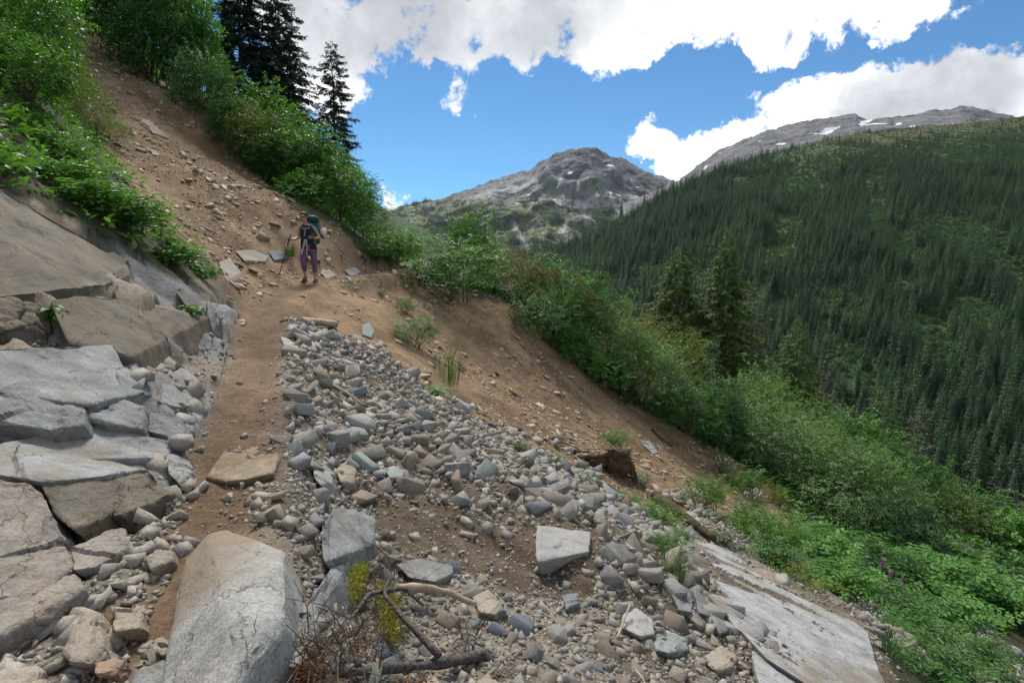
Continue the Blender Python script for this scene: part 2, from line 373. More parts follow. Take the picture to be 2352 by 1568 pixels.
# ------------------------------------------------------------------ the near hillside as a height field through surveyed points
TRAIL = [(450, 1568, 2.15), (430, 1450, 2.45), (455, 1300, 2.95), (505, 1180, 3.5), (530, 1060, 4.3), (560, 960, 5.2), (585, 850, 6.8),
         (605, 740, 9.4), (640, 685, 11.5), (720, 650, 13.8), (830, 634, 16), (940, 621, 19)]
CTRL = TRAIL + [
    (0, 1568, 2.2), (200, 1500, 2.35), (0, 1280, 2.8), (250, 1400, 2.6), (150, 1200, 3.1), (300, 1150, 3.5), (0, 1080, 3.3), (200, 1000, 4.0),
    (0, 800, 4.4), (250, 800, 5.0), (400, 1020, 4.3), (480, 900, 5.9),
    (0, 770, 4.6), (0, 600, 5.2), (0, 440, 6.2), (200, 560, 6.3), (200, 700, 5.6), (350, 720, 6.8), (300, 600, 7.0), (540, 700, 9.6), (430, 650, 8.3),
    (0, 300, 8.0), (100, 400, 7.6), (150, 430, 8.0), (280, 500, 8.6), (400, 600, 9.2), (0, 150, 10.5),
    (520, 620, 11.5), (420, 520, 12.0), (330, 430, 13), (250, 330, 14.5), (180, 200, 17), (130, 90, 21), (620, 620, 13.2), (560, 520, 14.5),
    (480, 420, 15.5), (380, 300, 17.5), (280, 180, 20), (200, 70, 24), (700, 560, 15.5),
    (430, 230, 21), (620, 430, 18.5), (750, 490, 17.5), (850, 600, 17.5),
    (950, 645, 19.3), (1180, 692, 19.5), (1290, 800, 19.5), (1400, 890, 19.5), (1580, 990, 19.8), (1700, 1055, 20),
    (800, 690, 12.5), (900, 720, 13.5), (1000, 800, 13), (1100, 850, 14), (1200, 900, 14.5), (1300, 960, 14.5), (1400, 1000, 15), (1500, 1060, 15.5),
    (780, 790, 8.8), (900, 850, 8.8), (1000, 905, 8.8), (1100, 965, 9), (1300, 1065, 9.2), (1500, 1190, 8.6), (1650, 1270, 8), (1980, 1430, 6.6), (2050, 1568, 5.2),
    (660, 800, 7.9), (900, 1000, 6.2), (750, 950, 6.3), (700, 1100, 4.7), (900, 1150, 4.9), (1000, 1180, 4.95), (1000, 1320, 4.1), (1300, 1180, 5.7), (1300, 1340, 4.5),
    (1000, 1400, 3.6), (1300, 1450, 3.8), (1000, 1568, 2.8), (1300, 1568, 3.1), (1500, 1568, 3.4), (1800, 1568, 4.2), (1600, 1300, 6.3), (1800, 1400, 6),
    (650, 1250, 3.6), (650, 1450, 2.9), (700, 1568, 2.5),
    (2000, 1300, 14), (1850, 1200, 16), (2352, 1568, 9.5), (2200, 1560, 8.4), (2352, 1300, 16), (2150, 1450, 10.5), (1700, 1180, 12), (1750, 1250, 9.5), (1600, 1130, 13)]
ANCH = [(-25, 5, 13), (-25, 20, 14.5), (-30, 40, 20), (-12, -6, 5), (-6, -5, 1.0), (0, -5, -1.7), (5, -5, -4.6), (12, -6, -8.2), (0, 0.3, -1.62), (-1, 0.6, -1.5),
        (-3, 1, -0.6), (-6, 1.5, 1.6), (-12, 3, 5.5), (1.5, 0.5, -2.3), (4, 1.5, -3.8), (8, 3, -6.3), (15, 5, -11), (30, 5, -19.5), (15, 25, -11.2), (30, 30, -19.5),
        (-2.5, 24, -0.9), (-1, 30, -2.0), (5, 30, -5.6), (-3, 45, -2.5), (10, 45, -8.6), (25, 50, -17), (-9, 26, 2.6), (-17, 40, 7), (-12.5, 42, 2.2), (-24, 34, 14), (45, 20, -28), (45, 50, -28)]
CP = np.array([P(*c) for c in CTRL] + [np.array(a, float) for a in ANCH])
def _tps_fit(xy, z, lam):
    n = len(xy); r = np.linalg.norm(xy[:, None] - xy[None], axis=-1)
    K = np.where(r > 0, r * r * np.log(r + 1e-9), 0) + lam * np.eye(n)
    Q = np.c_[np.ones(n), xy]; A = np.zeros((n + 3, n + 3)); A[:n, :n] = K; A[:n, n:] = Q; A[n:, :n] = Q.T
    return np.linalg.solve(A, np.r_[z, 0, 0, 0])
TW = _tps_fit(CP[:, :2], CP[:, 2], 0.25)
def tps(xy):
    xy = np.asarray(xy, float); out = np.empty(len(xy))
    for a in range(0, len(xy), 20000):
        q = xy[a:a + 20000]; r2 = ((q[:, None] - CP[None, :, :2]) ** 2).sum(-1)
        out[a:a + 20000] = (0.5 * r2 * np.log(r2 + 1e-12)) @ TW[:-3] + TW[-3] + q @ TW[-2:]
    return out
TRP = np.array([P(*c) for c in TRAIL])
def _resamp(pl, n):
    d = np.r_[0, np.cumsum(np.linalg.norm(np.diff(pl, axis=0), axis=1))]
    t = np.linspace(0, d[-1], n); return np.stack([np.interp(t, d, pl[:, k]) for k in range(3)], -1)
TRF = np.vstack([[0.2, 0.2, -1.62], TRP, [-2.6, 23, -0.55]]); TRF = _resamp(TRF, 160)
for _ in range(6): TRF[1:-1] = (TRF[:-2] + TRF[1:-1] * 2 + TRF[2:]) / 4
def trail_dist(xy):
    d = np.empty(len(xy)); z = np.empty(len(xy))
    for a in range(0, len(xy), 40000):
        q = xy[a:a + 40000]; D = ((q[:, None] - TRF[None, :, :2]) ** 2).sum(-1); i = D.argmin(1)
        d[a:a + 40000] = np.sqrt(D[np.arange(len(q)), i]); z[a:a + 40000] = TRF[i, 2]
    return d, z
def far_z(x, y):
    return np.maximum(-2.0 - 0.55 * (x + 3) - 0.02 * (y - 20), -105)
# regions of the ground, as outlines on the hillside
R_SCAR = [(130, 60), (200, 50), (300, 140), (430, 235), (540, 330), (620, 430), (690, 500), (780, 520), (850, 600), (960, 612), (950, 645), (1060, 680), (1180, 700), (1290, 805), (1400, 895),
          (1580, 1000), (1720, 1070), (1800, 1150), (1830, 1240), (1650, 1250), (1500, 1185), (1300, 1062), (1100, 962), (1000, 902), (880, 830), (780, 770), (660, 745),
          (560, 760), (545, 700), (500, 640), (440, 560), (350, 480), (260, 360), (200, 290), (150, 160)]
R_DEBRIS = [(650, 735), (780, 775), (880, 830), (1000, 902), (1100, 962), (1300, 1062), (1500, 1185), (1650, 1250), (1830, 1240), (2000, 1420), (2075, 1620), (1200, 1700), (640, 1700), (640, 1330),
            (480, 1230), (500, 1150), (590, 1050), (640, 900)]
R_ROCK = [(-400, 380), (0, 430), (150, 500), (300, 570), (420, 650), (545, 705), (520, 790), (500, 900), (440, 1000), (430, 1100), (400, 1180), (300, 1230), (240, 1290), (120, 1420), (-400, 1500)]
R_SLAB = [(1560, 1235), (1640, 1250), (1850, 1300), (2000, 1430), (2075, 1600), (1750, 1600), (1830, 1500), (1640, 1380)]
R_DARK = [(860, 1150), (960, 1140), (1130, 1190), (1250, 1190), (1370, 1210), (1400, 1290), (1350, 1370), (1210, 1385), (1050, 1310), (930, 1260), (860, 1210)]
def softmask(xy, z, poly, w=14, seed=3):
    p = v3(xy[:, 0], xy[:, 1], z); X, Y, d = proj(p)
    nx = vnoise(np.c_[xy * 1.9, z * 1.9], seed) * w + vnoise(np.c_[xy * 6, z * 6], seed + 1) * w * .6
    ny = vnoise(np.c_[xy * 1.9, z * 1.9], seed + 2) * w * .7 + vnoise(np.c_[xy * 6, z * 6], seed + 4) * w * .5
    return inpoly(X + nx, Y + ny, poly) & (d > 0.3)
_rs = np.random.RandomState(5)
VOR = np.c_[_rs.uniform(-9, 0.5, 260), _rs.uniform(0.4, 12, 260)]
VOR_H = _rs.uniform(-0.10, 0.13, 260); VOR_T = _rs.normal(0, 0.20, (260, 2))
def blocky(xy):
    """fractured bedrock: tilted joint blocks with open cracks between them"""
    q = xy + 0.10 * np.c_[vnoise(np.c_[xy * 1.5, xy[:, 0] * 0], 61), vnoise(np.c_[xy * 1.5, xy[:, 0] * 0], 62)]
    c, s = math.cos(0.5), math.sin(0.5)
    def w(a): return np.c_[(a[:, 0] * c + a[:, 1] * s) * 0.62, (-a[:, 0] * s + a[:, 1] * c) * 1.25]
    A = w(q); B = w(VOR); D = np.sqrt(((A[:, None] - B[None]) ** 2).sum(-1))
    i = np.argpartition(D, 1, axis=1)[:, :2]; k = np.arange(len(A)); d0 = D[k, i[:, 0]]; d1 = D[k, i[:, 1]]
    sw = d0 > d1; i0 = np.where(sw, i[:, 1], i[:, 0]); e = np.abs(d1 - d0)
    h = VOR_H[i0] + (VOR_T[i0] * (q - VOR[i0])).sum(1)
    return h - 0.10 * (1 - sstep(0.0, 0.05, e)), e
def height(xy, detail=True):
    xy = np.asarray(xy, float); r = np.hypot(xy[:, 0], xy[:, 1])
    z = tps(xy); td, tz = trail_dist(xy)
    wz = (1 - sstep(0.28, 0.85, td)) * (np.hypot(xy[:, 0], xy[:, 1]) > 0.1)
    z = z * (1 - wz) + (tz + 0.10 * sstep(0.1, 0.6, td)) * wz
    fz = far_z(xy[:, 0], xy[:, 1]); w = sstep(42, 75, r); z = z * (1 - w) + fz * w
    if not detail: return z
    p = np.c_[xy, z]; near = 1 - sstep(30, 70, r); calm = 1 - 0.45 * (1 - sstep(0.3, 0.9, td))
    # rills run down the fall line
    rill = ridged(np.c_[(xy[:, 0] * .45 + xy[:, 1]) * 1.6, (xy[:, 0] - xy[:, 1] * .45) * 0.22, z * 0.2], 3, 9) - 0.62
    z = z + near * (1 - .6 * (r < 4)) * calm * (0.10 * fbm(p * 0.9, 3, 1) + 0.045 * fbm(p * 3.5, 3, 2) + 0.014 * fbm(p * 14, 2, 3) + 0.15 * rill)
    s = (r < 16) & (xy[:, 0] < 0.6)
    if s.any():
        m = softmask(xy[s], z[s], R_ROCK, 8, 21)
        if m.any():
            idx = np.flatnonzero(s)[m]; b, e = blocky(xy[idx]); z[idx] += b * (0.35 + 0.65 * calm[idx])
    return z
def gz(x, y): return float(height(np.array([[x, y]]))[0])
_T = np.exp(np.linspace(math.log(1.0), math.log(90), 260))
def hit(X, Y, lift=0.0):
    """first point of the hillside seen at a place of the survey picture"""
    rr = ray(X, Y); p = rr[None] * _T[:, None]; z = height(p[:, :2], False)
    b = np.flatnonzero(p[:, 2] < z)
    if not len(b): return None
    k = max(b[0], 1); lo, hi = _T[k - 1], _T[k]
    t = np.linspace(lo, hi, 24); p = rr[None] * t[:, None]; z = height(p[:, :2]); b = np.flatnonzero(p[:, 2] < z)
    q = p[b[0]] if len(b) else p[-1]
    return np.array([q[0], q[1], q[2] + lift])

def build_ground():
    na, nr = 520, 430
    rad = np.exp(np.linspace(math.log(0.7), math.log(330), nr)); ang = np.linspace(R(-105), R(105), na)
    # finer bearings inside the view
    ang = np.interp(np.linspace(0, 1, na), [0, 0.12, 0.88, 1], [R(-110), R(-50), R(50), R(110)])
    A, Q = np.meshgrid(ang, rad); xy = np.c_[(np.sin(A) * Q).ravel(), (np.cos(A) * Q).ravel() - 0.3]
    z = height(xy); V = np.c_[xy, z]; X, Y, d = proj(V); r = np.hypot(xy[:, 0], xy[:, 1])
    near = r < 60
    td, _ = trail_dist(xy)
    scar = np.zeros(len(V), bool); deb = scar.copy(); rock = scar.copy(); dark = scar.copy(); slab = scar.copy()
    ii = np.flatnonzero(near)
    scar[ii] = softmask(xy[ii], z[ii], R_SCAR, 16, 31); deb[ii] = softmask(xy[ii], z[ii], R_DEBRIS, 16, 41)
    dark[ii] = softmask(xy[ii], z[ii], R_DARK, 22, 51); slab[ii] = softmask(xy[ii], z[ii], R_SLAB, 12, 71)
    jj = np.flatnonzero((r < 16) & (xy[:, 0] < .6)); rock[jj] = softmask(xy[jj], z[jj], R_ROCK, 8, 21)
    n1 = fbm(np.c_[xy * .8, z * .8], 4, 81); n2 = fbm(np.c_[xy * 5, z * 5], 3, 82)
    def C(a, b, t): return np.array(a)[None] * (1 - t[:, None]) + np.array(b)[None] * t[:, None]
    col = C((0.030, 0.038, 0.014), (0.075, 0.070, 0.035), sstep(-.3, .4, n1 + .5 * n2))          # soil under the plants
    far = r > 60; col[far] = C((0.020, 0.040, 0.014), (0.040, 0.075, 0.022), sstep(-.3, .3, n1))[far]
    stk = fbm(np.c_[(xy[:, 0] * .45 + xy[:, 1]) * 2.4, (xy[:, 0] - xy[:, 1] * .45) * .25, z * .2], 4, 95); e = C((0.140, 0.086, 0.046), (0.255, 0.172, 0.098), sstep(-.45, .5, .7 * n1 + .5 * n2 + .9 * stk)); col[scar] = e[scar]
    g = C((0.120, 0.092, 0.066), (0.225, 0.192, 0.150), sstep(-.3, .3, n1 + .6 * n2)); col[deb] = g[deb]
    kx = (V[:, 0] > -1.8) & (r < 4) & ~scar & ~deb & ~rock; col[kx] = g[kx]
    k = C((0.080, 0.058, 0.038), (0.125, 0.092, 0.062), sstep(-.3, .3, n2)); col[dark] = k[dark]
    lowleft = inpoly(X, Y, [(-600, 1200), (250, 1250), (420, 1200), (640, 1330), (640, 1800), (-600, 1800)]) & (r < 8)
    kk = C((0.10, 0.078, 0.055), (0.19, 0.155, 0.12), sstep(-.3, .3, n1 + .5 * n2)); col[lowleft & ~rock] = kk[lowleft & ~rock]
    sd_ = (td < 2.2) & ~scar & ~deb & ~rock & (r < 16) & (Y > 640); col[sd_] = C((0.125, 0.104, 0.080), (0.205, 0.180, 0.148), sstep(-.35, .4, n1 + .7 * n2))[sd_]
    tr = (1 - sstep(0.17, 0.42, td + 0.16 * n2)) * (r < 30)
    tcol = C((0.125, 0.080, 0.047), (0.215, 0.150, 0.094), np.clip(sstep(-.5, .5, n1 + .8 * n2) * .7 + .5 * sstep(.10, .45, td), 0, 1)); col = col * (1 - tr[:, None]) + tcol * tr[:, None]
    tan = sstep(-.15, .35, n1 + 0.35 * n2 + 0.35 * np.clip((1000 - Y) / 400, -1, .6))
    rk = C((0.195, 0.193, 0.188), (0.205, 0.168, 0.125), tan)
    rk *= (1 + 0.18 * n2)[:, None]
    rust = sstep(.28, .5, fbm(np.c_[xy * 2.1, z * 2.1], 3, 91)); rk = rk * (1 - .5 * rust[:, None]) + np.array([.22, .105, .06]) * .5 * rust[:, None]
    m = rock & (tr < .5); col[m] = rk[m]
    idx = np.arange(na * nr).reshape(nr, na)
    Fq = np.stack([idx[:-1, :-1], idx[:-1, 1:], idx[1:, 1:], idx[1:, :-1]], -1).reshape(-1, 4)
    fr = m[Fq].sum(1) >= 2
    def part(sel):
        f = Fq[sel]; u, inv = np.unique(f, return_inverse=True); return V[u], inv.reshape(f.shape), col[u]
    v, f, c = part(~fr); o = link('ground', mesh_np('ground', v, f, [M_GROUND], True, c)); tag(o, kind='structure')
    v, f, c = part(fr)
    o = link('bedrock', mesh_np('bedrock', v, f, [M_BEDROCK], True, c)); tag(o, kind='structure')
build_ground()

# ------------------------------------------------------------------ far terrain: sheets between a crest and a foot, each at its own distance
def interp_line(pts, X):
    a = np.array(pts, float); return np.stack([np.interp(X, a[:, 0], a[:, k]) for k in range(1, a.shape[1])], -1)
def sheet(crest, foot, X0, X1, nx, nt, power=1.0):
    """crest / foot: (X, Y, d) lines -> world points on an (nt, nx) lattice"""
    Xs = np.linspace(X0, X1, nx); c = interp_line(crest, Xs); f = interp_line(foot, Xs)
    pc = np.array([P(x, a[0], a[1]) for x, a in zip(Xs, c)]); pf = np.array([P(x, a[0], a[1]) for x, a in zip(Xs, f)])
    t = np.linspace(0, 1, nt) ** power
    return pf[None] * (1 - t[:, None, None]) + pc[None] * t[:, None, None], Xs
def lattice_faces(nt, nx):
    i = np.arange(nt * nx).reshape(nt, nx)
    return np.stack([i[:-1, :-1], i[:-1, 1:], i[1:, 1:], i[1:, :-1]], -1).reshape(-1, 4)

F_CREST = [(1000, 640, 950), (1140, 615, 900), (1200, 590, 880), (1270, 580, 860), (1350, 553, 860), (1450, 500, 860), (1560, 432, 900), (1640, 400, 950), (1750, 357, 1000), (1860, 330, 1050), (1960, 308, 1100), (2100, 292, 1150), (2200, 285, 1150), (2352, 268, 1150), (2800, 240, 1150)]
F_FOOT = [(1000, 720, 800), (1140, 720, 620), (1270, 780, 480), (1400, 860, 400), (1600, 960, 330), (2000, 1130, 260), (2352, 1260, 215), (2800, 1420, 180)]
def forest_surface(nx=260, nt=180):
    G, Xs = sheet(F_CREST, F_FOOT, 1000, 2800, nx, nt)
    V = G.reshape(-1, 3); t = np.repeat(np.linspace(0, 1, nt), nx)
    a = np.array([-.55, -.75, .35])
    env = np.sin(np.pi * np.clip(t, 0, 1)) ** .5
    q = V @ np.array([[.8, .5, .1], [-.3, .5, .8], [.3, -.4, .5]])
    gully = ridged(np.c_[V[:, 0] * .011, V[:, 1] * .004, V[:, 2] * .003], 4, 201) - .6
    V = V + a[None] * ((28 * fbm(V * .006, 4, 200) + 34 * gully) * env)[:, None]
    V[:, 2] += 3 * fbm(V * .03, 3, 203) * env
    return V.reshape(nt, nx, 3), Xs
FS, FSX = forest_surface()
def build_forest_slope():
    nt, nx = FS.shape[:2]; V = FS.reshape(-1, 3); t = np.repeat(np.linspace(0, 1, nt), nx); X = np.tile(FSX, nt)
    n1 = fbm(V * .012, 4, 210); n2 = fbm(V * .05, 3, 211)
    g = sstep(-.3, .35, n1 + .5 * n2)[:, None]
    col = np.array([.030, .070, .022]) * (1 - g) + np.array([.070, .120, .032]) * g
    mead = (sstep(.70, .90, t + .12 * n1) * sstep(1700, 1950, X))[:, None]
    m = np.array([.105, .095, .036]) * (1 - g) + np.array([.085, .100, .036]) * g
    col = col * (1 - mead) + m * mead
    rk = (sstep(.33, .5, fbm(V * .02, 4, 213)) * sstep(.45, .75, t))[:, None]
    col = col * (1 - rk) + np.array([.13, .115, .10]) * rk
    o = link('forest_slope', mesh_np('forest_slope', V, lattice_faces(nt, nx), [M_FARGROUND], True, col)); tag(o, kind='structure')

def mountain(name, crest, foot, X0, X1, nx, nt, amp, sc, seed, colour, axis=(-.1, -1, .25), crestamp=.25, power=1.0, relief=None):
    G, Xs = sheet(crest, foot, X0, X1, nx, nt, power); V = G.reshape(-1, 3)
    t = np.repeat(np.linspace(0, 1, nt) ** power, nx); X = np.tile(Xs, nt)
    PX, PY, _ = proj(V)
    env = np.clip(np.sin(np.pi * t) ** .6, 0, 1)
    rdg = ridged(np.c_[V[:, 0] * sc, V[:, 1] * sc * .3, V[:, 2] * sc * .45], 5, seed) - .62
    nz = fbm(V * sc * 1.6, 5, seed + 3)
    disp = amp * (1.25 * rdg + .55 * nz) * env
    if relief is not None: disp = disp + relief(PX, PY, t)
    a = np.array(axis, float); a /= np.linalg.norm(a)
    V = V + a[None] * disp[:, None]
    V[:, 2] += crestamp * amp * .25 * (fbm(V * sc * 4, 4, seed + 5) + .5 * ridged(V * sc * 9, 2, seed + 6) - .3) * sstep(.75, 1, t)
    # a back slope, so that the ridge is solid from behind
    nb = 6; back = [V.reshape(nt, nx, 3)[-1] + np.array([0, 120. * k, -70. * k]) * (1 + .1 * k) for k in range(1, nb)]
    VV = np.vstack([V] + back); col = colour(PX, PY, t, V, seed); colb = np.vstack([col] + [col.reshape(nt, nx, 3)[-1]] * (nb - 1))
    o = link(name, mesh_np(name, VV, lattice_faces(nt + nb - 1, nx), [M_MOUNTAIN], True, colb)); tag(o, kind='structure')
    return V.reshape(nt, nx, 3)

def blobmask(X, Y, blobs):
    r = np.zeros(X.shape)
    for x, y, a, b, rot in blobs:
        c, s = math.cos(R(rot)), math.sin(R(rot)); u = ((X - x) * c + (Y - y) * s) / a; v = (-(X - x) * s + (Y - y) * c) / b
        r = np.maximum(r, 1 - np.sqrt(u * u + v * v))
    return np.clip(r, 0, 1)
SNOW = [(1287, 437, 12, 4, -35), (1309, 417, 9, 3, -5), (1345, 438, 6, 4, 20), (1327, 447, 8, 7, 60), (1370, 459, 7, 10, -20), (1401, 457, 4, 8, 20), (1400, 402, 16, 3, 8), (1420, 454, 10, 3, 8), (1270, 466, 9, 4, -10), (1215, 450, 6, 3, -10), (1188, 470, 10, 2, 0), (1465, 430, 7, 2, 0)]
SNOW2 = [(1900, 300, 36, 7, -16), (1985, 283, 20, 6, -18), (1835, 277, 40, 4, -12), (1870, 272, 14, 4, -20), (2062, 287, 10, 4, -10), (2092, 293, 9, 3, -10), (1800, 325, 18, 4, -12), (1620, 385, 10, 3, -50), (2010, 288, 30, 2, 0)]
def peak_colour(X, Y, t, V, seed):
    n = fbm(V * .012, 5, seed + 20); n2 = fbm(V * .05, 4, seed + 21)
    strata = fbm(np.c_[V[:, 0] * .006, V[:, 1] * .006, V[:, 2] * .05], 3, seed + 24)
    rock = np.array([.20, .20, .207])[None] * (1 + .45 * n + .3 * strata)[:, None]
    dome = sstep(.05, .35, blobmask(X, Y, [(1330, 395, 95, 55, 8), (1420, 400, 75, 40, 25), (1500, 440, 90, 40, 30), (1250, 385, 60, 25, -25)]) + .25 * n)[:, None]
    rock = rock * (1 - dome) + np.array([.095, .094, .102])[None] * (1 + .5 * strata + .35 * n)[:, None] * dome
    green = np.array([.115, .150, .045])[None] * (1 + .5 * n2)[:, None]
    trees = np.array([.022, .040, .020])[None] * np.ones((len(V), 1))
    low = sstep(432, 480, Y + 38 * n + 22 * n2)
    low = low * (1 - .85 * sstep(1440, 1560, X))
    gm = (low * sstep(-.45, .05, n2 + .6 * n))[:, None]
    col = rock * (1 - gm) + green * gm
    tm = (low * sstep(-.02, .16, fbm(V * .02, 4, seed + 22) + .15 * n2 - .1 * (1 - low)))[:, None]
    col = col * (1 - tm) + trees * tm
    scree = .75 * sstep(.05, .6, blobmask(X, Y, [(1375, 560, 110, 16, 14), (1455, 545, 60, 26, 40), (1195, 545, 55, 10, 62), (1290, 530, 60, 9, -62), (1345, 505, 60, 9, 70), (1100, 500, 50, 14, 50), (1430, 505, 75, 12, 58), (1070, 540, 40, 9, 30),
        (1160, 440, 120, 16, -14), (1330, 470, 130, 12, 3), (1500, 470, 80, 26, 10), (1250, 590, 40, 8, 60), (1300, 560, 36, 8, -50)]) + .45 * n2 + .25 * n)[:, None]
    col = col * (1 - scree) + np.array([.42, .415, .40])[None] * (1 + .25 * n2)[:, None] * scree
    sn = (blobmask(X, Y, SNOW) + .35 * n2 > .38)[:, None]
    return np.where(sn, np.array([.80, .82, .85])[None], col)
def ridge_colour(X, Y, t, V, seed):
    n = fbm(V * .02, 5, seed + 20); n2 = fbm(V * .08, 3, seed + 21)
    strata = fbm(np.c_[V[:, 0] * .02 + V[:, 2] * .03, V[:, 1] * .01, V[:, 2] * .07], 3, seed + 24)
    col = np.array([.17, .17, .176])[None] * (1 + .4 * n + .35 * strata)[:, None]
    g = (sstep(2150, 2300, X + 60 * n) * sstep(.1, .5, 1 - t + .4 * n))[:, None] * .8
    col = col * (1 - g) + np.array([.085, .085, .045]) * g
    m = (sstep(.42, .2, t + .15 * n) * sstep(1900, 2050, X))[:, None]
    col = col * (1 - m) + np.array([.105, .10, .045]) * m
    sn = (blobmask(X, Y, SNOW2) + .35 * n2 > .25)[:, None]
    return np.where(sn, np.array([.80, .82, .85])[None], col)
def grey_colour(X, Y, t, V, seed):
    n = fbm(V * .01, 4, seed + 20); return np.array([.16, .17, .18])[None] * (1 + .4 * n)[:, None]

def build_far():
    build_forest_slope()
    pk = [(780, 520, 2700), (840, 505, 2750), (895, 488, 2800), (945, 470, 2850), (1000, 460, 2900), (1060, 440, 2950), (1130, 415, 3000), (1180, 400, 3050), (1215, 392, 3050), (1245, 368, 3080), (1265, 361, 3080), (1288, 364, 3080), (1310, 358, 3060), (1345, 354, 3050),
          (1368, 360, 3060), (1382, 362, 3100), (1410, 360, 3130), (1440, 370, 3130), (1472, 386, 3120), (1500, 402, 3100), (1545, 412, 3100), (1600, 432, 3100), (1700, 450, 3100)]
    ft = [(780, 640, 1700), (1000, 650, 1750), (1300, 655, 1800), (1700, 640, 1900)]
    def rel(X, Y, t):
        b = blobmask(X, Y, [(1330, 405, 110, 55, 0)]); return 120 * sstep(.05, .35, b)
    global MT
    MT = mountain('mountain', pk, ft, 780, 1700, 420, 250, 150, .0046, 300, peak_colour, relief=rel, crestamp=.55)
    rc = [(1430, 470, 1900), (1500, 440, 1900), (1560, 414, 1900), (1590, 390, 1880), (1650, 346, 1850), (1700, 326, 1820), (1740, 308, 1800), (1800, 290, 1800), (1860, 275, 1800), (1920, 268, 1780), (1965, 262, 1760), (1990, 276, 1750), (2050, 271, 1720), (2130, 256, 1700), (2170, 254, 1680), (2210, 243, 1650), (2250, 247, 1640), (2280, 258, 1620), (2352, 276, 1600), (2500, 310, 1580), (2850, 330, 1500)]
    rf = [(1430, 560, 1300), (1560, 520, 1300), (1750, 430, 1350), (2000, 360, 1350), (2352, 340, 1300), (2850, 380, 1250)]
    mountain('rocky_ridge', rc, rf, 1430, 2850, 420, 130, 34, .011, 400, ridge_colour, crestamp=.9)
    mountain('distant_hill', [(600, 450, 2300), (760, 462, 2250), (835, 470, 2250), (858, 478, 2250), (885, 496, 2250), (960, 540, 2250)], [(600, 640, 1600), (960, 640, 1600)], 600, 960, 120, 50, 25, .008, 500, grey_colour)
    # valley floor under everything, out to the far country
    n = 80; q = np.linspace(-1, 1, n); q = np.sign(q) * np.abs(q) ** 1.6 * 4500
    A, B = np.meshgrid(q, q); V = np.c_[A.ravel(), B.ravel() + 800, np.full(n * n, -128.0)]; V[:, 2] += 6 * fbm(V * .004, 3, 600)
    o = link('valley_floor', mesh_np('valley_floor', V, lattice_faces(n, n), [M_FARGROUND], True, np.array([[.022, .045, .016]]) * np.ones((n * n, 1)))); tag(o, kind='structure')
M_FARGROUND = attr_mat('hillside_shrub', [(.05, .7, 1.3), (.35, .6, 1.4)], [(.25, 2.0), (1.0, 1.0)], .95)
M_MOUNTAIN = attr_mat('mountain_rock', [(.02, .8, 1.2), (.09, .72, 1.28)], [(.03, 3.0), (.11, 1.5)], .95)
M_MOUNTAIN.node_tree.nodes['Bump'].inputs['Distance'].default_value = 6.0
M_FARGROUND.node_tree.nodes['Bump'].inputs['Distance'].default_value = 1.0
build_far()
# ------------------------------------------------------------------ stones
def hull_arrays(pts):
    bm = bmesh.new()
    for p in pts: bm.verts.new(p)
    r = bmesh.ops.convex_hull(bm, input=bm.verts)
    bmesh.ops.delete(bm, geom=[v for v in bm.verts if not v.link_faces], context='VERTS')
    bmesh.ops.dissolve_limit(bm, angle_limit=R(14), verts=bm.verts, edges=bm.edges)
    return bm
def stone_bm(rng, shape, n=15, bev=0.06):
    pts = []
    for a in (-1, 1):
        for b in (-1, 1):
            for c in (-1, 1):
                if rng.random() < .85: pts.append((a * shape[0] * rng.uniform(.45, .95), b * shape[1] * rng.uniform(.45, .95), c * shape[2] * rng.uniform(.45, .95)))
    for _ in range(n - 9):
        v = Vector((rng.gauss(0, 1), rng.gauss(0, 1), rng.gauss(0, 1))); v.normalize()
        m = max(abs(v.x), abs(v.y), abs(v.z)); v = v * (0.35 + 0.65 / m) * rng.uniform(.72, 1.0)
        pts.append((v.x * shape[0], v.y * shape[1], v.z * shape[2]))
    bm = hull_arrays(pts)
    if bev:
        try: bmesh.ops.bevel(bm, geom=bm.edges[:], offset=bev, segments=1, profile=.6, affect='EDGES', clamp_overlap=True)
        except Exception: pass
    bmesh.ops.triangulate(bm, faces=bm.faces[:])
    return bm
def bm_arrays(bm):
    bm.verts.index_update(); bm.verts.ensure_lookup_table()
    V = np.array([v.co[:] for v in bm.verts]); Fa = np.array([[v.index for v in f.verts] for f in bm.faces if len(f.verts) == 3], np.int32)
    bm.free(); return V, Fa
RG = random.Random(11)
SHAPES = [(1, .8, .6), (1, .7, .45), (1, .9, .75), (1, .6, .5), (1.1, .75, .35), (1, .85, .5)]
STONE_ARR = [bm_arrays(stone_bm(RG, SHAPES[i % 6], 9 + i % 3, 0)) for i in range(20)]
BIGSTONE_ARR = [bm_arrays(stone_bm(RG, SHAPES[i % 6], 10 + i % 5, .03)) for i in range(18)]
PEBBLE_ARR = [bm_arrays(stone_bm(RG, SHAPES[i % 6], 10, 0)) for i in range(10)]
CHIP_ARR = [bm_arrays(stone_bm(RG, (1, .62, .2), 10, 0)) for i in range(8)]
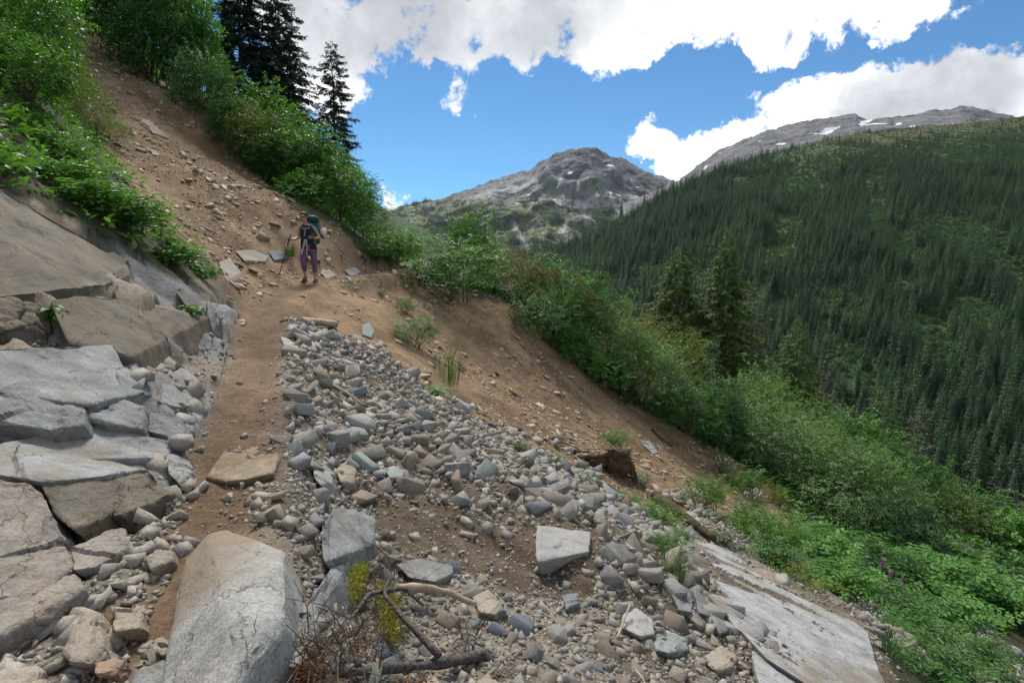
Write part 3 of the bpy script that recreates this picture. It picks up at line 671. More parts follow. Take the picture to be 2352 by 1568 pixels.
def rand_rots(rng, n, tilt=0.5):
    """rotation matrices: any bearing, and a tilt"""
    a = rng.uniform(0, 2 * np.pi, n); b = rng.normal(0, tilt, n); c = rng.normal(0, tilt, n)
    ca, sa, cb, sb, cc, sc = np.cos(a), np.sin(a), np.cos(b), np.sin(b), np.cos(c), np.sin(c)
    Rz = np.zeros((n, 3, 3)); Rz[:, 0, 0] = ca; Rz[:, 0, 1] = -sa; Rz[:, 1, 0] = sa; Rz[:, 1, 1] = ca; Rz[:, 2, 2] = 1
    Rx = np.zeros((n, 3, 3)); Rx[:, 0, 0] = 1; Rx[:, 1, 1] = cb; Rx[:, 1, 2] = -sb; Rx[:, 2, 1] = sb; Rx[:, 2, 2] = cb
    Ry = np.zeros((n, 3, 3)); Ry[:, 1, 1] = 1; Ry[:, 0, 0] = cc; Ry[:, 0, 2] = sc; Ry[:, 2, 0] = -sc; Ry[:, 2, 2] = cc
    return Rx, Ry, Rz
def normals_at(xy, e=0.12):
    z0 = height(xy, False); zx = height(xy + [e, 0], False); zy = height(xy + [0, e], False)
    n = np.c_[-(zx - z0) / e, -(zy - z0) / e, np.ones(len(xy))]; return n / np.linalg.norm(n, axis=1)[:, None]
def align_rot(nrm):
    """rotations that carry +Z to each normal"""
    n = len(nrm); z = nrm; x = np.cross(np.tile([0, 1.0, 0], (n, 1)), z); x /= np.linalg.norm(x, axis=1)[:, None]; y = np.cross(z, x)
    return np.stack([x, y, z], -1)
def scatter_join(arrs, pos, size, rng, tilt=.5, sink=.25, nrm=None, pick=None):
    n = len(pos); Rx, Ry, Rz = rand_rots(rng, n, tilt); M = Rx @ Ry @ Rz
    if nrm is not None: M = align_rot(nrm) @ M
    k = rng.randint(0, len(arrs), n); VV, FF = [], []; off = 0
    for j, (v, f) in enumerate(arrs):
        s = np.flatnonzero(k == j)
        if not len(s): continue
        sc = size[s][:, None] * rng.uniform(.8, 1.2, (len(s), 3))
        w = np.einsum('nij,nvj->nvi', M[s], v[None] * sc[:, None, :]) + pos[s][:, None, :]
        VV.append(w.reshape(-1, 3)); FF.append((f[None] + (np.arange(len(s)) * len(v))[:, None, None] + off).reshape(-1, 3)); off += len(s) * len(v)
    return np.vstack(VV), np.vstack(FF)
def poisson(xy, rad, order=None, fill=0.85):
    """greedy thinning on a hash grid; xy sorted by radius, largest first"""
    cell = {}; keep = []; cs = max(rad.max() * 2, .05)
    for i in range(len(xy)):
        cx, cy = int(xy[i, 0] // cs), int(xy[i, 1] // cs); ok = True
        for a in (-1, 0, 1):
            for b in (-1, 0, 1):
                for j in cell.get((cx + a, cy + b), ()):
                    d = (xy[i, 0] - xy[j, 0]) ** 2 + (xy[i, 1] - xy[j, 1]) ** 2
                    if d < (fill * (rad[i] + rad[j])) ** 2: ok = False; break
                if not ok: break
            if not ok: break
        if ok: keep.append(i); cell.setdefault((cx, cy), []).append(i)
    return np.array(keep, int)

# blocks and boulders whose outline is surveyed; each point: (X, Y, how far it stands out of the slope towards the viewer)
def survey(pts, base=0.0):
    out = []
    for p in pts:
        X, Y, h = p[:3]
        h0 = hit(X, Y)
        if h0 is None: h0 = P(X, Y, 20)
        n = np.linalg.norm(h0); out.append(h0 * (1 - h / n))
    return np.array(out)
def block_mesh(name, pts, mat, depth=.5, cuts=3, rough=.02, bev=.012, seed=0, down=(0.05, .35, -.6)):
    V = survey(pts); dn = np.array(down); dn = dn / np.linalg.norm(dn) * depth
    c = V.mean(0); hid = (c + (V - c) * .88) + dn
    c0 = np.array([c[0], c[1], c[2] - depth * .3])
    bm = hull_arrays([tuple(p - c0) for p in np.vstack([V, hid])])
    try: bmesh.ops.bevel(bm, geom=bm.edges[:], offset=bev, segments=2, profile=.5, affect='EDGES', clamp_overlap=True)
    except Exception: pass
    bmesh.ops.triangulate(bm, faces=bm.faces[:])
    L = np.ptp(V, axis=0).max(); target = max(L / 27, .012)
    for _ in range(6):
        es = [e for e in bm.edges if e.calc_length() > target]
        if not es or len(bm.verts) > 2400: break
        bmesh.ops.subdivide_edges(bm, edges=es, cuts=1, use_grid_fill=True)
        bmesh.ops.triangulate(bm, faces=[f for f in bm.faces if len(f.verts) > 3])
    bm.normal_update(); co = np.array([v.co[:] for v in bm.verts]); nr = np.array([v.normal[:] for v in bm.verts])
    s = 1.0 / max(L, .1)
    q = co + c0 + seed
    # split faces: every joint cell lies a little in or out and tips its own way; joints between cells stay open
    rs = np.random.RandomState(seed); ns = 13; lo, hi = co.min(0), co.max(0); sd = rs.uniform(lo, hi, (ns, 3)); st = rs.uniform(.7, 1.6, 3)
    wob = .05 * L * np.stack([vnoise(q * s * 3, seed + 31 + k) for k in range(3)], -1)
    D = np.linalg.norm(((co + wob)[:, None] - sd[None]) * st, axis=-1); o2 = np.argsort(D, 1)[:, :2]; k0 = o2[:, 0]; ar = np.arange(len(co)); e = D[ar, o2[:, 1]] - D[ar, k0]
    off = rs.uniform(-.4, .3, ns); tl = rs.normal(0, .55, (ns, 3)) / max(L, .1); crack = rs.rand(ns) < .5
    d = rough * (off[k0] + np.clip((tl[k0] * (co - sd[k0])).sum(1), -.6, .6)) - rough * .3 * (1 - sstep(0, .09 * L, e)) * crack[k0]
    d = d + rough * (.35 * fbm(q * s * 7, 3, seed) + .22 * fbm(q * s * 22, 3, seed + 9))
    co = co + nr * d[:, None]
    for v, x in zip(bm.verts, co): v.co = x
    me = bpy.data.meshes.new(name); bm.to_mesh(me); bm.free(); me.materials.append(mat)
    me.polygons.foreach_set('use_smooth', np.ones(len(me.polygons), bool)); me.set_sharp_from_angle(angle=R(32))
    return me, c0
N_BLOCK = [0]
def block(name, label, cat, pts, mat, group=None, **kw):
    N_BLOCK[0] += 1
    me, c0 = block_mesh(name, pts, mat, seed=N_BLOCK[0] * 7, **kw)
    o = link(name, me, loc=tuple(c0)); return tag(o, label, cat, group)

def build_blocks():
    # ---- the big boulder low beside the trail
    block('boulder', 'huge pale granite boulder with a brown dusty left flank, lowest in the picture', 'boulder',
          [(478, 1222, .30), (520, 1214, .34), (652, 1262, .52), (662, 1380, .50), (655, 1440, .42), (560, 1568, .45), (470, 1640, .40), (350, 1640, .28), (362, 1490, .24), (395, 1380, .18), (420, 1290, .16), (600, 1330, .60), (540, 1480, .66), (500, 1640, .60)],
          M_GRANITE_DUSTY, depth=1.0, cuts=4, rough=.016, bev=.025)
    block('granite_block', 'fractured grey granite block just right of the huge boulder', 'rock', [(700, 1385, .18), (760, 1300, .22), (800, 1290, .2), (805, 1340, .18), (770, 1420, .2), (700, 1480, .22), (690, 1440, .2)], M_GRANITE, depth=.6, rough=.03)
    block('granite_block', 'low grey granite wedge at the foot of the huge boulder, under the dead branches', 'rock', [(668, 1410, .12), (700, 1390, .14), (725, 1450, .16), (700, 1530, .18), (640, 1530, .16), (640, 1470, .12)], M_GRANITE, depth=.5, rough=.03)
    block('granite_block', 'grey bedrock knob with a crack, upper edge of the dark earth bank', 'rock', [(765, 1165, .14), (830, 1165, .16), (862, 1190, .12), (860, 1250, .14), (800, 1300, .18), (745, 1290, .14), (735, 1220, .12)], M_GRANITE, depth=.5, rough=.03)
    block('granite_block', 'grey granite slab wedged lowest left of the huge boulder', 'rock', [(310, 1545, .12), (380, 1510, .16), (430, 1560, .2), (440, 1640, .2), (300, 1640, .14)], M_GRANITE, depth=.5, rough=.03)
    # ---- ledges of the left outcrop
    L = 'ledge'
    blk = [
     ('long grey ledge with an overhanging nose, topmost of the pale ledges', [(0, 800, .30), (75, 795, .36), (170, 792, .34), (260, 790, .24), (300, 850, .26), (330, 900, .20), (250, 905, .34), (195, 930, .42), (130, 905, .44), (50, 905, .42), (-60, 890, .40), (-60, 800, .3)], M_GRANITE, .7, .05),
     ('dark rounded bulge of grey rock under the topmost ledge', [(-60, 905, .36), (40, 880, .44), (130, 915, .44), (195, 935, .40), (196, 975, .34), (110, 985, .40), (20, 975, .36), (-60, 960, .34)], M_GRANITE, .6, .04),
     ('long tilted grey ledge split by one upright crack, left half', [(150, 915, .26), (250, 905, .24), (330, 935, .26), (328, 985, .24), (240, 970, .26), (170, 955, .26)], M_GRANITE, .6, .03),
     ('long tilted grey ledge split by one upright crack, right half', [(336, 936, .25), (400, 950, .20), (430, 985, .16), (420, 1010, .16), (334, 987, .23)], M_GRANITE, .6, .025),
     ('pale flat ledge running down to the dusty trail step', [(-60, 1030, .22), (60, 1005, .20), (170, 975, .18), (300, 985, .16), (400, 1020, .12), (380, 1050, .14), (260, 1050, .20), (120, 1045, .24), (-60, 1060, .26)], M_SLAB, .5, .025),
     ('broad sloping pale ledge above the dark undercut face', [(-60, 1020, .20), (60, 1025, .24), (200, 1040, .26), (300, 1065, .24), (345, 1075, .22), (240, 1090, .34), (90, 1105, .42), (-60, 1080, .38)], M_SLAB, .6, .03),
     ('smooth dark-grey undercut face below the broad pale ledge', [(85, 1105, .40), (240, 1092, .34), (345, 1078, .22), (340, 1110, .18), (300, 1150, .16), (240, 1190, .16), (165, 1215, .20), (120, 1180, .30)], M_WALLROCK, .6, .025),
     ('grey and pink slabby block at the left frame edge below the ledges', [(-80, 1100, .40), (60, 1108, .40), (95, 1130, .38), (150, 1225, .26), (100, 1250, .24), (-80, 1290, .28)], M_PINKROCK, .6, .035),
     ('small block of grey rock with a pale top beside the trail step', [(380, 1040, .14), (430, 1050, .12), (445, 1080, .10), (410, 1110, .12), (385, 1085, .14)], M_SLAB, .4, .02),
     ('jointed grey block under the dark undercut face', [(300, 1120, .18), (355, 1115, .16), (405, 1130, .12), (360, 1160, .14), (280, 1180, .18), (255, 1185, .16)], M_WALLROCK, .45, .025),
     ('rusty pink rock with upright joints low on the left', [(-60, 1290, .22), (60, 1270, .24), (150, 1250, .22), (170, 1300, .18), (100, 1360, .20), (-60, 1380, .24)], M_PINKROCK, .5, .03),
     ('broken pinkish slab below the rusty jointed rock', [(-60, 1380, .2), (90, 1330, .20), (175, 1310, .16), (190, 1350, .16), (110, 1420, .18), (-60, 1490, .22)], M_PINKROCK, .5, .03),
     ('grey and russet low rock ridge left of the rubble gully', [(160, 1260, .18), (250, 1215, .16), (290, 1210, .14), (290, 1260, .14), (215, 1300, .18), (165, 1310, .18)], M_PINKROCK, .4, .025),
     ('cluster of small jointed grey blocks above the split ledge', [(260, 845, .2), (310, 830, .2), (345, 860, .18), (350, 905, .18), (290, 910, .2)], M_GRANITE, .5, .03),
     ('knobbly pale grey rock at the right end of the ledges', [(370, 870, .14), (420, 840, .16), (450, 860, .14), (470, 905, .10), (420, 935, .14), (360, 920, .16)], M_GRANITE, .5, .035),
     ('grey dusty rock at the trail edge beneath the ledge end', [(440, 945, .12), (480, 930, .10), (470, 965, .10), (440, 990, .12), (415, 985, .12)], M_SLAB, .4, .02),
    ]
    for lb, pts, m, dp, ro in blk: block('rock_ledge', lb, 'rock ledge', pts, m, depth=dp, rough=ro)
    wall = [
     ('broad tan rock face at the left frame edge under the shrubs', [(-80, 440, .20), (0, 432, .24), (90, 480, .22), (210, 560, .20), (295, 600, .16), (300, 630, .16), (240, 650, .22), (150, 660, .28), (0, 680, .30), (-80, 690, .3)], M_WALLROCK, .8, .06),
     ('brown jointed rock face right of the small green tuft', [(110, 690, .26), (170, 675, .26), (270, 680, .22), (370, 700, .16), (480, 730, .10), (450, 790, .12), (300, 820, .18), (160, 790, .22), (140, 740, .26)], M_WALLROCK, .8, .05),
     ('angular tan block on the rock rib above the tuft', [(258, 660, .2), (300, 640, .2), (360, 680, .16), (340, 700, .16), (270, 695, .2)], M_WALLROCK, .4, .03),
     ('dark grey block with a shadowed notch on the rock rib', [(400, 665, .18), (440, 650, .16), (490, 665, .14), (500, 700, .12), (470, 740, .12), (425, 700, .16)], M_WALLROCK, .4, .03),
     ('pale grey rib of rock pointing down at the trail', [(465, 690, .14), (520, 700, .10), (545, 715, .06), (500, 730, .08), (455, 715, .12)], M_SLAB, .4, .02),
     ('grey rock lump left of the small green tuft', [(-40, 690, .26), (30, 680, .26), (90, 695, .24), (85, 740, .24), (10, 755, .26), (-40, 750, .26)], M_WALLROCK, .5, .04),
    ]
    for lb, pts, m, dp, ro in wall: block('wall_rock', lb, 'rock face', pts, m, depth=dp, rough=ro)
    block('trail_step_rock', 'dusty brown rock forming a step in the middle of the trail', 'rock', [(475, 1095, .03), (495, 1060, .03), (540, 1000, .02), (600, 1005, .05), (640, 1035, .09), (630, 1085, .12), (560, 1100, .18), (520, 1105, .14)], M_DUSTROCK, depth=.4, rough=.05)
    # ---- single stones of the debris fan
    sg = [
     ('buried_block', 'large pale block with a slanting flat top half buried over the dark earth bank', [(1235, 1205, .22), (1290, 1225, .20), (1358, 1220, .18), (1355, 1265, .24), (1290, 1280, .28), (1235, 1290, .28), (1228, 1240, .26)], M_PALE, .4, .02),
     ('flat_rock', 'long flat pale grey rock lying below the dark earth bank', [(905, 1292, .10), (960, 1280, .12), (1040, 1295, .12), (1042, 1315, .14), (1000, 1335, .18), (940, 1325, .18)], M_GRANITE, .15, .015),
     ('rock', 'squared pale grey block at the top right of the dark earth bank', [(1430, 1215, .16), (1475, 1215, .14), (1480, 1262, .14), (1440, 1258, .18)], M_PALE, .3, .015),
     ('rock', 'flat-topped brownish block high in the rubble right of the trail', [(845, 915, .14), (890, 912, .14), (900, 945, .14), (860, 945, .16), (845, 930, .16)], M_TAN, .25, .012),
     ('rock', 'dark blue-grey rock right of the flat-topped brownish block', [(905, 955, .12), (925, 950, .14), (962, 985, .12), (955, 1000, .14), (920, 985, .16)], M_BLUE, .25, .012),
     ('rock', 'round pale olive rock beside a brown half-buried one', [(720, 1075, .12), (745, 1062, .16), (768, 1085, .16), (762, 1108, .18), (735, 1112, .18), (720, 1095, .16)], M_PALE, .25, .012),
     ('rock', 'brown half-buried rock beside the round pale olive one', [(770, 1075, .10), (800, 1050, .12), (820, 1080, .14), (815, 1110, .16), (780, 1105, .16)], M_TAN, .3, .012),
     ('rock', 'smooth pale bluish stone near the centre of the rubble', [(885, 1080, .10), (910, 1070, .12), (930, 1080, .12), (925, 1095, .14), (895, 1097, .14)], M_GREEN, .15, .008),
     ('rock', 'pointed white rock at the top of the rubble beside the log', [(700, 765, .14), (725, 770, .12), (745, 795, .12), (720, 805, .14), (703, 785, .16)], M_PALE, .2, .012),
     ('rock', 'long pale wedge overhanging the trail at the top of the rubble', [(640, 768, .12), (665, 778, .14), (697, 805, .12), (685, 818, .14), (655, 800, .14)], M_PALE, .2, .012),
     ('rock', 'upright grey slab standing alone on the brown slope above the log', [(830, 745, .14), (848, 738, .16), (860, 760, .14), (852, 775, .14), (832, 768, .12)], M_GREEN, .25, .012),
     ('rock', 'large greenish grey boulder low in the right of the rubble', [(1500, 1470, .16), (1540, 1450, .2), (1580, 1465, .18), (1585, 1490, .18), (1540, 1500, .22), (1505, 1490, .2)], M_GREEN, .3, .02),
     ('rock', 'olive brown block under the cracked grey bedrock on the right', [(1620, 1500, .14), (1655, 1480, .16), (1695, 1505, .14), (1690, 1530, .18), (1650, 1540, .2), (1625, 1525, .18)], M_TAN, .3, .02),
     ('rock', 'brownish rounded rock lowest on the pale bedrock slab', [(1780, 1530, .14), (1800, 1520, .16), (1825, 1545, .14), (1820, 1575, .16), (1785, 1570, .18)], M_TAN, .3, .015),
     ('rock', 'big angular grey-brown rock in the middle right of the rubble', [(1430, 1405, .12), (1460, 1390, .18), (1500, 1420, .16), (1505, 1455, .18), (1470, 1460, .2), (1430, 1440, .18)], M_PALE, .3, .02),
     ('rock', 'rounded dark grey boulder low in the middle of the rubble', [(1290, 1365, .1), (1330, 1355, .14), (1330, 1385, .16), (1300, 1395, .16)], M_BLUE, .25, .015),
     ('rock', 'pinkish brown boulder beneath the dark earth bank', [(1085, 1370, .1), (1120, 1350, .14), (1155, 1385, .14), (1140, 1410, .18), (1100, 1405, .16)], M_TAN, .25, .015),
     ('rock', 'tan squarish block left of the fallen trunk end', [(955, 1585, .12), (985, 1550, .16), (1025, 1570, .14), (1030, 1610, .18), (970, 1620, .18)], M_TAN, .25, .015),
     ('rock', 'golden brown block leaning over the fallen trunk', [(1090, 1560, .1), (1120, 1540, .16), (1150, 1575, .14), (1120, 1600, .18)], M_TAN, .25, .015),
     ('rock', 'dark brown half-buried stone left of the huge boulder', [(255, 1395, .1), (330, 1395, .12), (320, 1440, .16), (260, 1450, .16)], M_TAN, .25, .02),
     ('rock', 'tall dusty brown slab standing in the rubble gully on the left', [(140, 1500, .12), (190, 1400, .16), (235, 1400, .14), (240, 1470, .16), (205, 1520, .18), (160, 1520, .18)], M_TAN, .3, .02),
     ('rock', 'pale tan slab at the bottom left corner', [(-40, 1540, .14), (85, 1530, .16), (105, 1600, .16), (-40, 1640, .18)], M_TAN, .3, .02),
     ('rock', 'tan angular rock between the ledges and the huge boulder', [(325, 1285, .1), (360, 1255, .14), (400, 1260, .12), (395, 1285, .14), (345, 1305, .16)], M_TAN, .25, .015),
     ('rock', 'pale squarish rock with a shadowed side in the left rubble gully', [(345, 1470, .1), (370, 1455, .14), (395, 1475, .12), (375, 1500, .16), (345, 1495, .14)], M_TAN, .2, .015),
     ('rock', 'orange-topped grey rock low in the left rubble gully', [(210, 1520, .1), (260, 1500, .12), (290, 1515, .12), (250, 1545, .16), (215, 1545, .14)], M_RUST, .2, .015),
     ('slab_stone', 'long pale slab lying on the bare earth slope high above the hiker', [(318, 270, .08), (345, 278, .14), (385, 312, .10), (388, 320, .08), (350, 305, .12)], M_TAN, .12, .01),
     ('slab_stone', 'small pale stone just below the long slab on the earth slope', [(344, 340, .08), (362, 350, .1), (368, 357, .08), (350, 354, .08)], M_PALE, .1, .008),
     ('slab_stone', 'pale tilted slab beside the trail left of the hiker', [(502, 600, .10), (528, 592, .14), (555, 625, .12), (560, 642, .10), (520, 645, .14)], M_TAN, .3, .02),
     ('slab_stone', 'flat tan ledge of earth and stone behind the hiker pole', [(540, 575, .12), (580, 572, .14), (620, 585, .12), (610, 600, .14), (560, 598, .16)], M_TAN, .3, .02),
     ('slab_stone', 'pale pointed slab on the lower right of the brown slope', [(1470, 1015, .1), (1490, 1010, .14), (1512, 1038, .1), (1500, 1042, .12)], M_PALE, .15, .01),
     ('rock', 'dark stone poking from the trail bank left of the hiker', [(615, 575, .12), (650, 572, .14), (662, 590, .12), (630, 598, .14)], M_BLUE, .2, .012),
     ('rock', 'grey bank stone at the trail edge right of the hiker', [(735, 625, .10), (755, 618, .14), (775, 632, .12), (750, 640, .12)], M_TAN, .25, .015),
     ('rock', 'pale flat bank stone at the far bend right of the hiker', [(790, 620, .10), (815, 612, .12), (832, 628, .10), (805, 634, .12)], M_PALE, .25, .015),
    ]
    for nm, lb, pts, m, dp, ro in sg: block(nm, lb, 'rock', pts, m, depth=dp, rough=ro, cuts=2, bev=.015)
    # ---- the pale bedrock slab and the cracked knobs on the right
    sl = [
     ('long smooth pale bedrock slab sloping down to the lower right corner', [(1565, 1238, .20), (1640, 1248, .26), (1850, 1335, .32), (1995, 1450, .32), (2045, 1560, .30), (2055, 1640, .30), (1900, 1600, .30), (1760, 1510, .26), (1630, 1370, .22), (1720, 1350, .36), (1900, 1490, .44)], M_PALESLAB, 1.5, .03),
     ('lower pale bedrock slab under the long smooth one', [(1725, 1490, .16), (1800, 1490, .16), (1930, 1560, .2), (1990, 1640, .2), (1760, 1640, .18)], M_PALESLAB, .5, .03),
     ('cracked grey bedrock knob, leftmost of the four above the olive block', [(1540, 1355, .14), (1570, 1345, .16), (1590, 1370, .16), (1590, 1405, .16), (1560, 1400, .16)], M_GRANITE, .4, .02),
     ('cracked grey bedrock knob with a rounded top, second of the four from the left', [(1592, 1350, .16), (1620, 1330, .18), (1640, 1370, .16), (1632, 1415, .16), (1605, 1405, .18)], M_GRANITE, .4, .02),
     ('cracked grey bedrock knob, tallest of the four above the olive block', [(1575, 1300, .12), (1610, 1310, .14), (1650, 1370, .14), (1690, 1440, .14), (1655, 1455, .18), (1640, 1400, .16)], M_GRANITE, .4, .02),
     ('cracked grey bedrock knob, rightmost of the four above the olive block', [(1690, 1395, .14), (1730, 1400, .14), (1755, 1440, .14), (1740, 1470, .18), (1700, 1455, .18)], M_GRANITE, .4, .02),
    ]
    for lb, pts, m, dp, ro in sl: block('bedrock_slab', lb, 'bedrock slab', pts, m, depth=dp, rough=ro)
build_blocks()

# ------------------------------------------------------------------ loose stones by the thousand
def vis_xy(rng, n, poly, dmax=30, w=None):
    """random places inside an outline of the picture, even over the ground"""
    P0 = np.array(poly, float); lo, hi = P0.min(0), P0.max(0)
    out = []
    hs = [hit(x, y) for x, y in zip(np.linspace(lo[0], hi[0], 12).repeat(12), np.tile(np.linspace(lo[1], hi[1], 12), 12)) if inpoly(np.array([x]), np.array([y]), poly)[0]]
    hs = np.array([h for h in hs if h is not None]); a, b = hs[:, :2].min(0) - 1, hs[:, :2].max(0) + 1
    xy = np.c_[rng.uniform(a[0], b[0], n), rng.uniform(a[1], b[1], n)]
    return xy
def filt(xy, poly, z=None, off=0):
    z = height(xy, False); X, Y, d = proj(np.c_[xy, z]); q = np.c_[xy, xy[:, 0] * 0]; return inpoly(X + 30 * vnoise(q * 2.1, 811) + 22 * vnoise(q * 7, 812), Y + 20 * vnoise(q * 2.1, 813) + 12 * vnoise(q * 7, 814), poly) & (d > .5)
def build_stones():
    rng = np.random.RandomState(77)
    # debris fan: big stones first, ever smaller ones between them
    cand = []; rad = []
    zones = [(R_DEBRIS, 1.0)]
    xy = vis_xy(rng, 190000, R_DEBRIS); xy = xy[filt(xy, R_DEBRIS)]
    z = height(xy, False); X, Y, d = proj(np.c_[xy, z])
    dk = inpoly(X, Y, R_DARK); slabm = inpoly(X, Y, R_SLAB)
    fineA = inpoly(X, Y, [(800, 790), (1000, 902), (1100, 962), (1280, 1060), (1180, 1060), (960, 960), (880, 900), (760, 800)])   # the finer gravel under the crest
    loc = .74 + .62 * sstep(3.6, 6, d)
    u = rng.rand(len(xy)); tier = np.select([u < .0050, u < .028, u < .105, u < .36], [0, 1, 2, 3], 4)
    lo = np.array([.085, .055, .033, .019, .011])[tier]; hi = np.array([.125, .085, .055, .033, .019])[tier]; r = loc * (lo + (hi - lo) * rng.rand(len(xy)) ** 1.6)
    r[fineA] = np.minimum(r[fineA], .06); 
    keep = ~(dk & (rng.rand(len(xy)) < .92)) & ~(slabm & (rng.rand(len(xy)) < .985)); r[slabm] = np.minimum(r[slabm], .05); r[dk] = np.minimum(r[dk], .07)
    xy, r = xy[keep], r[keep]; o = np.argsort(-r); xy, r = xy[o], r[o]
    k = poisson(xy, r, fill=.72); xy, r = xy[k], r[k]
    td, _ = trail_dist(xy); m = td > .33 + .1 * rng.rand(len(xy)); xy, r = xy[m], r[m]
    # keep off the surveyed boulder
    z = height(xy); pos = np.c_[xy, z + r * .06]
    X, Y, d = proj(pos); px = r / d * F
    vis = (X > -40) & (X < VW + 40) & (Y < VH + 60)
    order = np.argsort(-np.where(vis, px, 0)); big = order[:250]; rest = order[255:]
    kinds = [(M_STONES, 'weathered mid-grey stone among many in the loose rubble fan below the trail', 'mid-grey stones of the rubble fan'),
             (M_PALE, 'pale, almost white angular stone in the loose rubble fan below the trail', 'pale stones of the rubble fan'),
             (M_BLUE, 'dark blue-grey angular stone in the loose rubble fan below the trail', 'dark blue-grey stones of the rubble fan'),
             (M_TAN, 'tan brown angular stone in the loose rubble fan below the trail', 'tan stones of the rubble fan'),
             (M_RUST, 'rusty orange stone in the loose rubble fan below the trail', 'rusty stones of the rubble fan'),
             (M_GREEN, 'greenish grey stone in the loose rubble fan below the trail', 'greenish stones of the rubble fan')]
    protos = {}
    for ki, (mt, lb, gp) in enumerate(kinds):
        for si, (v, f) in enumerate(BIGSTONE_ARR):
            protos[ki, si] = None
    kp = rng.choice(6, len(big), p=[.34, .29, .13, .17, .02, .05]); sp_ = rng.randint(0, len(BIGSTONE_ARR), len(big))
    for i, ki, si in zip(big, kp, sp_):
        if protos[ki, si] is None:
            v, f = BIGSTONE_ARR[si]; protos[ki, si] = mesh_np('stone', v, f, [kinds[ki][0]])
        o = link('stone', protos[ki, si], loc=tuple(pos[i])); s = r[i] * 1.12
        o.scale = (s * rng.uniform(.85, 1.15), s * rng.uniform(.85, 1.15), s * rng.uniform(.85, 1.1)); o.rotation_euler = (rng.normal(0, .5), rng.normal(0, .5), rng.uniform(0, 6.28))
        zx, zy = X[i], Y[i]
        zn = ('heaped at the top of the rubble beside the trail' if zy < 960 and zx < 900 else 'along the crest of the rubble against the brown slope' if zy < 1150 and zx >= 900 else 'in the rubble between trail step and dark earth bank' if zx < 860 else
              'around the dark earth bank' if zy < 1330 and zx < 1420 else 'in the rubble beside the pale bedrock slab' if zx >= 1420 else 'in the rubble along the bottom of the picture')
        wd = kinds[ki][1].split(' in the loose')[0].split(' among')[0]; tag(o, wd + ' ' + zn, 'stone', kinds[ki][2].split(' of')[0] + ' ' + zn)
    V, Fa = scatter_join(STONE_ARR, pos[rest], r[rest] * 1.1, rng, .6)
    tag(link('gravel', mesh_np('gravel', V, Fa, [M_STONES])), kind='stuff')
    print('stones', len(xy), len(Fa))
    # fine grit on the fan, along the trail edges and in the gully on the left
    def grit(n, poly, lo, hi, arrs, mat, name, thin=None, tilt=.6, size_p=2.2, align=False, cap=None):
        xy = vis_xy(rng, n, poly); xy = xy[filt(xy, poly)]
        if thin is not None: xy = xy[thin(xy)]
        s = np.clip(lo * (1 + rng.pareto(size_p, len(xy))), 0, hi); z = height(xy)
        # never smaller than the eye could find
        V, Fa = scatter_join(arrs, np.c_[xy, z + s * .12], s, rng, tilt, nrm=normals_at(xy) if align else None)
        tag(link(name, mesh_np(name, V, Fa, [mat])), kind='stuff'); print(name, len(xy), len(Fa))
    grit(26000, R_DEBRIS, .007, .018, PEBBLE_ARR, M_TANMIX, 'grit')
    gully = [(-200, 1560), (150, 1330), (300, 1230), (420, 1130), (500, 1110), (640, 1110), (660, 1230), (480, 1215), (400, 1330), (350, 1500), (300, 1700), (-200, 1700)]
    def gthin(q):
        z = height(q, False); X, Y, d = proj(np.c_[q, z]); td, _ = trail_dist(q)
        return (rng.rand(len(q)) < np.where((X > 420) & (Y < 1240), .3, 1)) & ((td > .16) | (Y > 1250) | (rng.rand(len(q)) < .3))
    grit(11000, gully, .011, .075, STONE_ARR, M_TANMIX, 'rubble', size_p=1.7, thin=gthin)
    edge = [(420, 760), (520, 760), (560, 820), (500, 1010), (640, 760), (680, 860), (640, 1010), (640, 1120), (520, 1250), (420, 1180), (430, 1000), (480, 900)]
    grit(16000, edge, .007, .05, PEBBLE_ARR, M_TANMIX, 'trail_grit', thin=lambda q: rng.rand(len(q)) < .12 + .88 * sstep(.15, .5, trail_dist(q)[0]))
    # platy chips on the bare earth: long side along the contour
    def chipthin(q):
        n = fbm(np.c_[q * .7, q[:, 0] * 0], 3, 700); td, _ = trail_dist(q); return (rng.rand(len(q)) < sstep(-.6, .25, n)) & (td > .3)
    grit(42000, R_SCAR, .022, .15, CHIP_ARR, M_CHIP, 'slope_chips', thin=chipthin, tilt=.28, size_p=2.4, align=True)
    ledge = [(0, 770), (150, 770), (240, 790), (100, 800), (-60, 800), (-60, 770)]
    grit(1500, ledge, .03, .09, STONE_ARR, M_STONES, 'ledge_rubble', size_p=1.6)
    grit(900, [(255, 830), (430, 830), (480, 880), (470, 960), (440, 1000), (400, 960), (330, 925), (260, 905)], .03, .13, STONE_ARR, M_STONES, 'broken_ledge', size_p=1.3)
    grit(700, [(330, 1040), (460, 1030), (450, 1180), (330, 1230), (280, 1210), (400, 1120)], .025, .10, STONE_ARR, M_TANMIX, 'ledge_foot_rubble', size_p=1.4)
    fr = [(1640, 1240), (1760, 1290), (1960, 1400), (2060, 1500), (2200, 1570), (2352, 1600), (2352, 1500), (2230, 1440), (2150, 1450), (2000, 1400), (1850, 1300), (1700, 1210), (1560, 1130), (1480, 1140)]
    def sthin(q):
        z = height(q, False); X, Y, d = proj(np.c_[q, z]); n = fbm(np.c_[q * 1.6, q[:, 0] * 0], 3, 731)
        return ~(inpoly(X, Y, [(1600, 1225), (1660, 1245), (1860, 1330), (2010, 1455), (2080, 1600), (1700, 1600)]) & (n < .28))
    grit(9000, fr, .025, .12, STONE_ARR, M_STONES, 'side_rubble', size_p=2.0, thin=sthin)
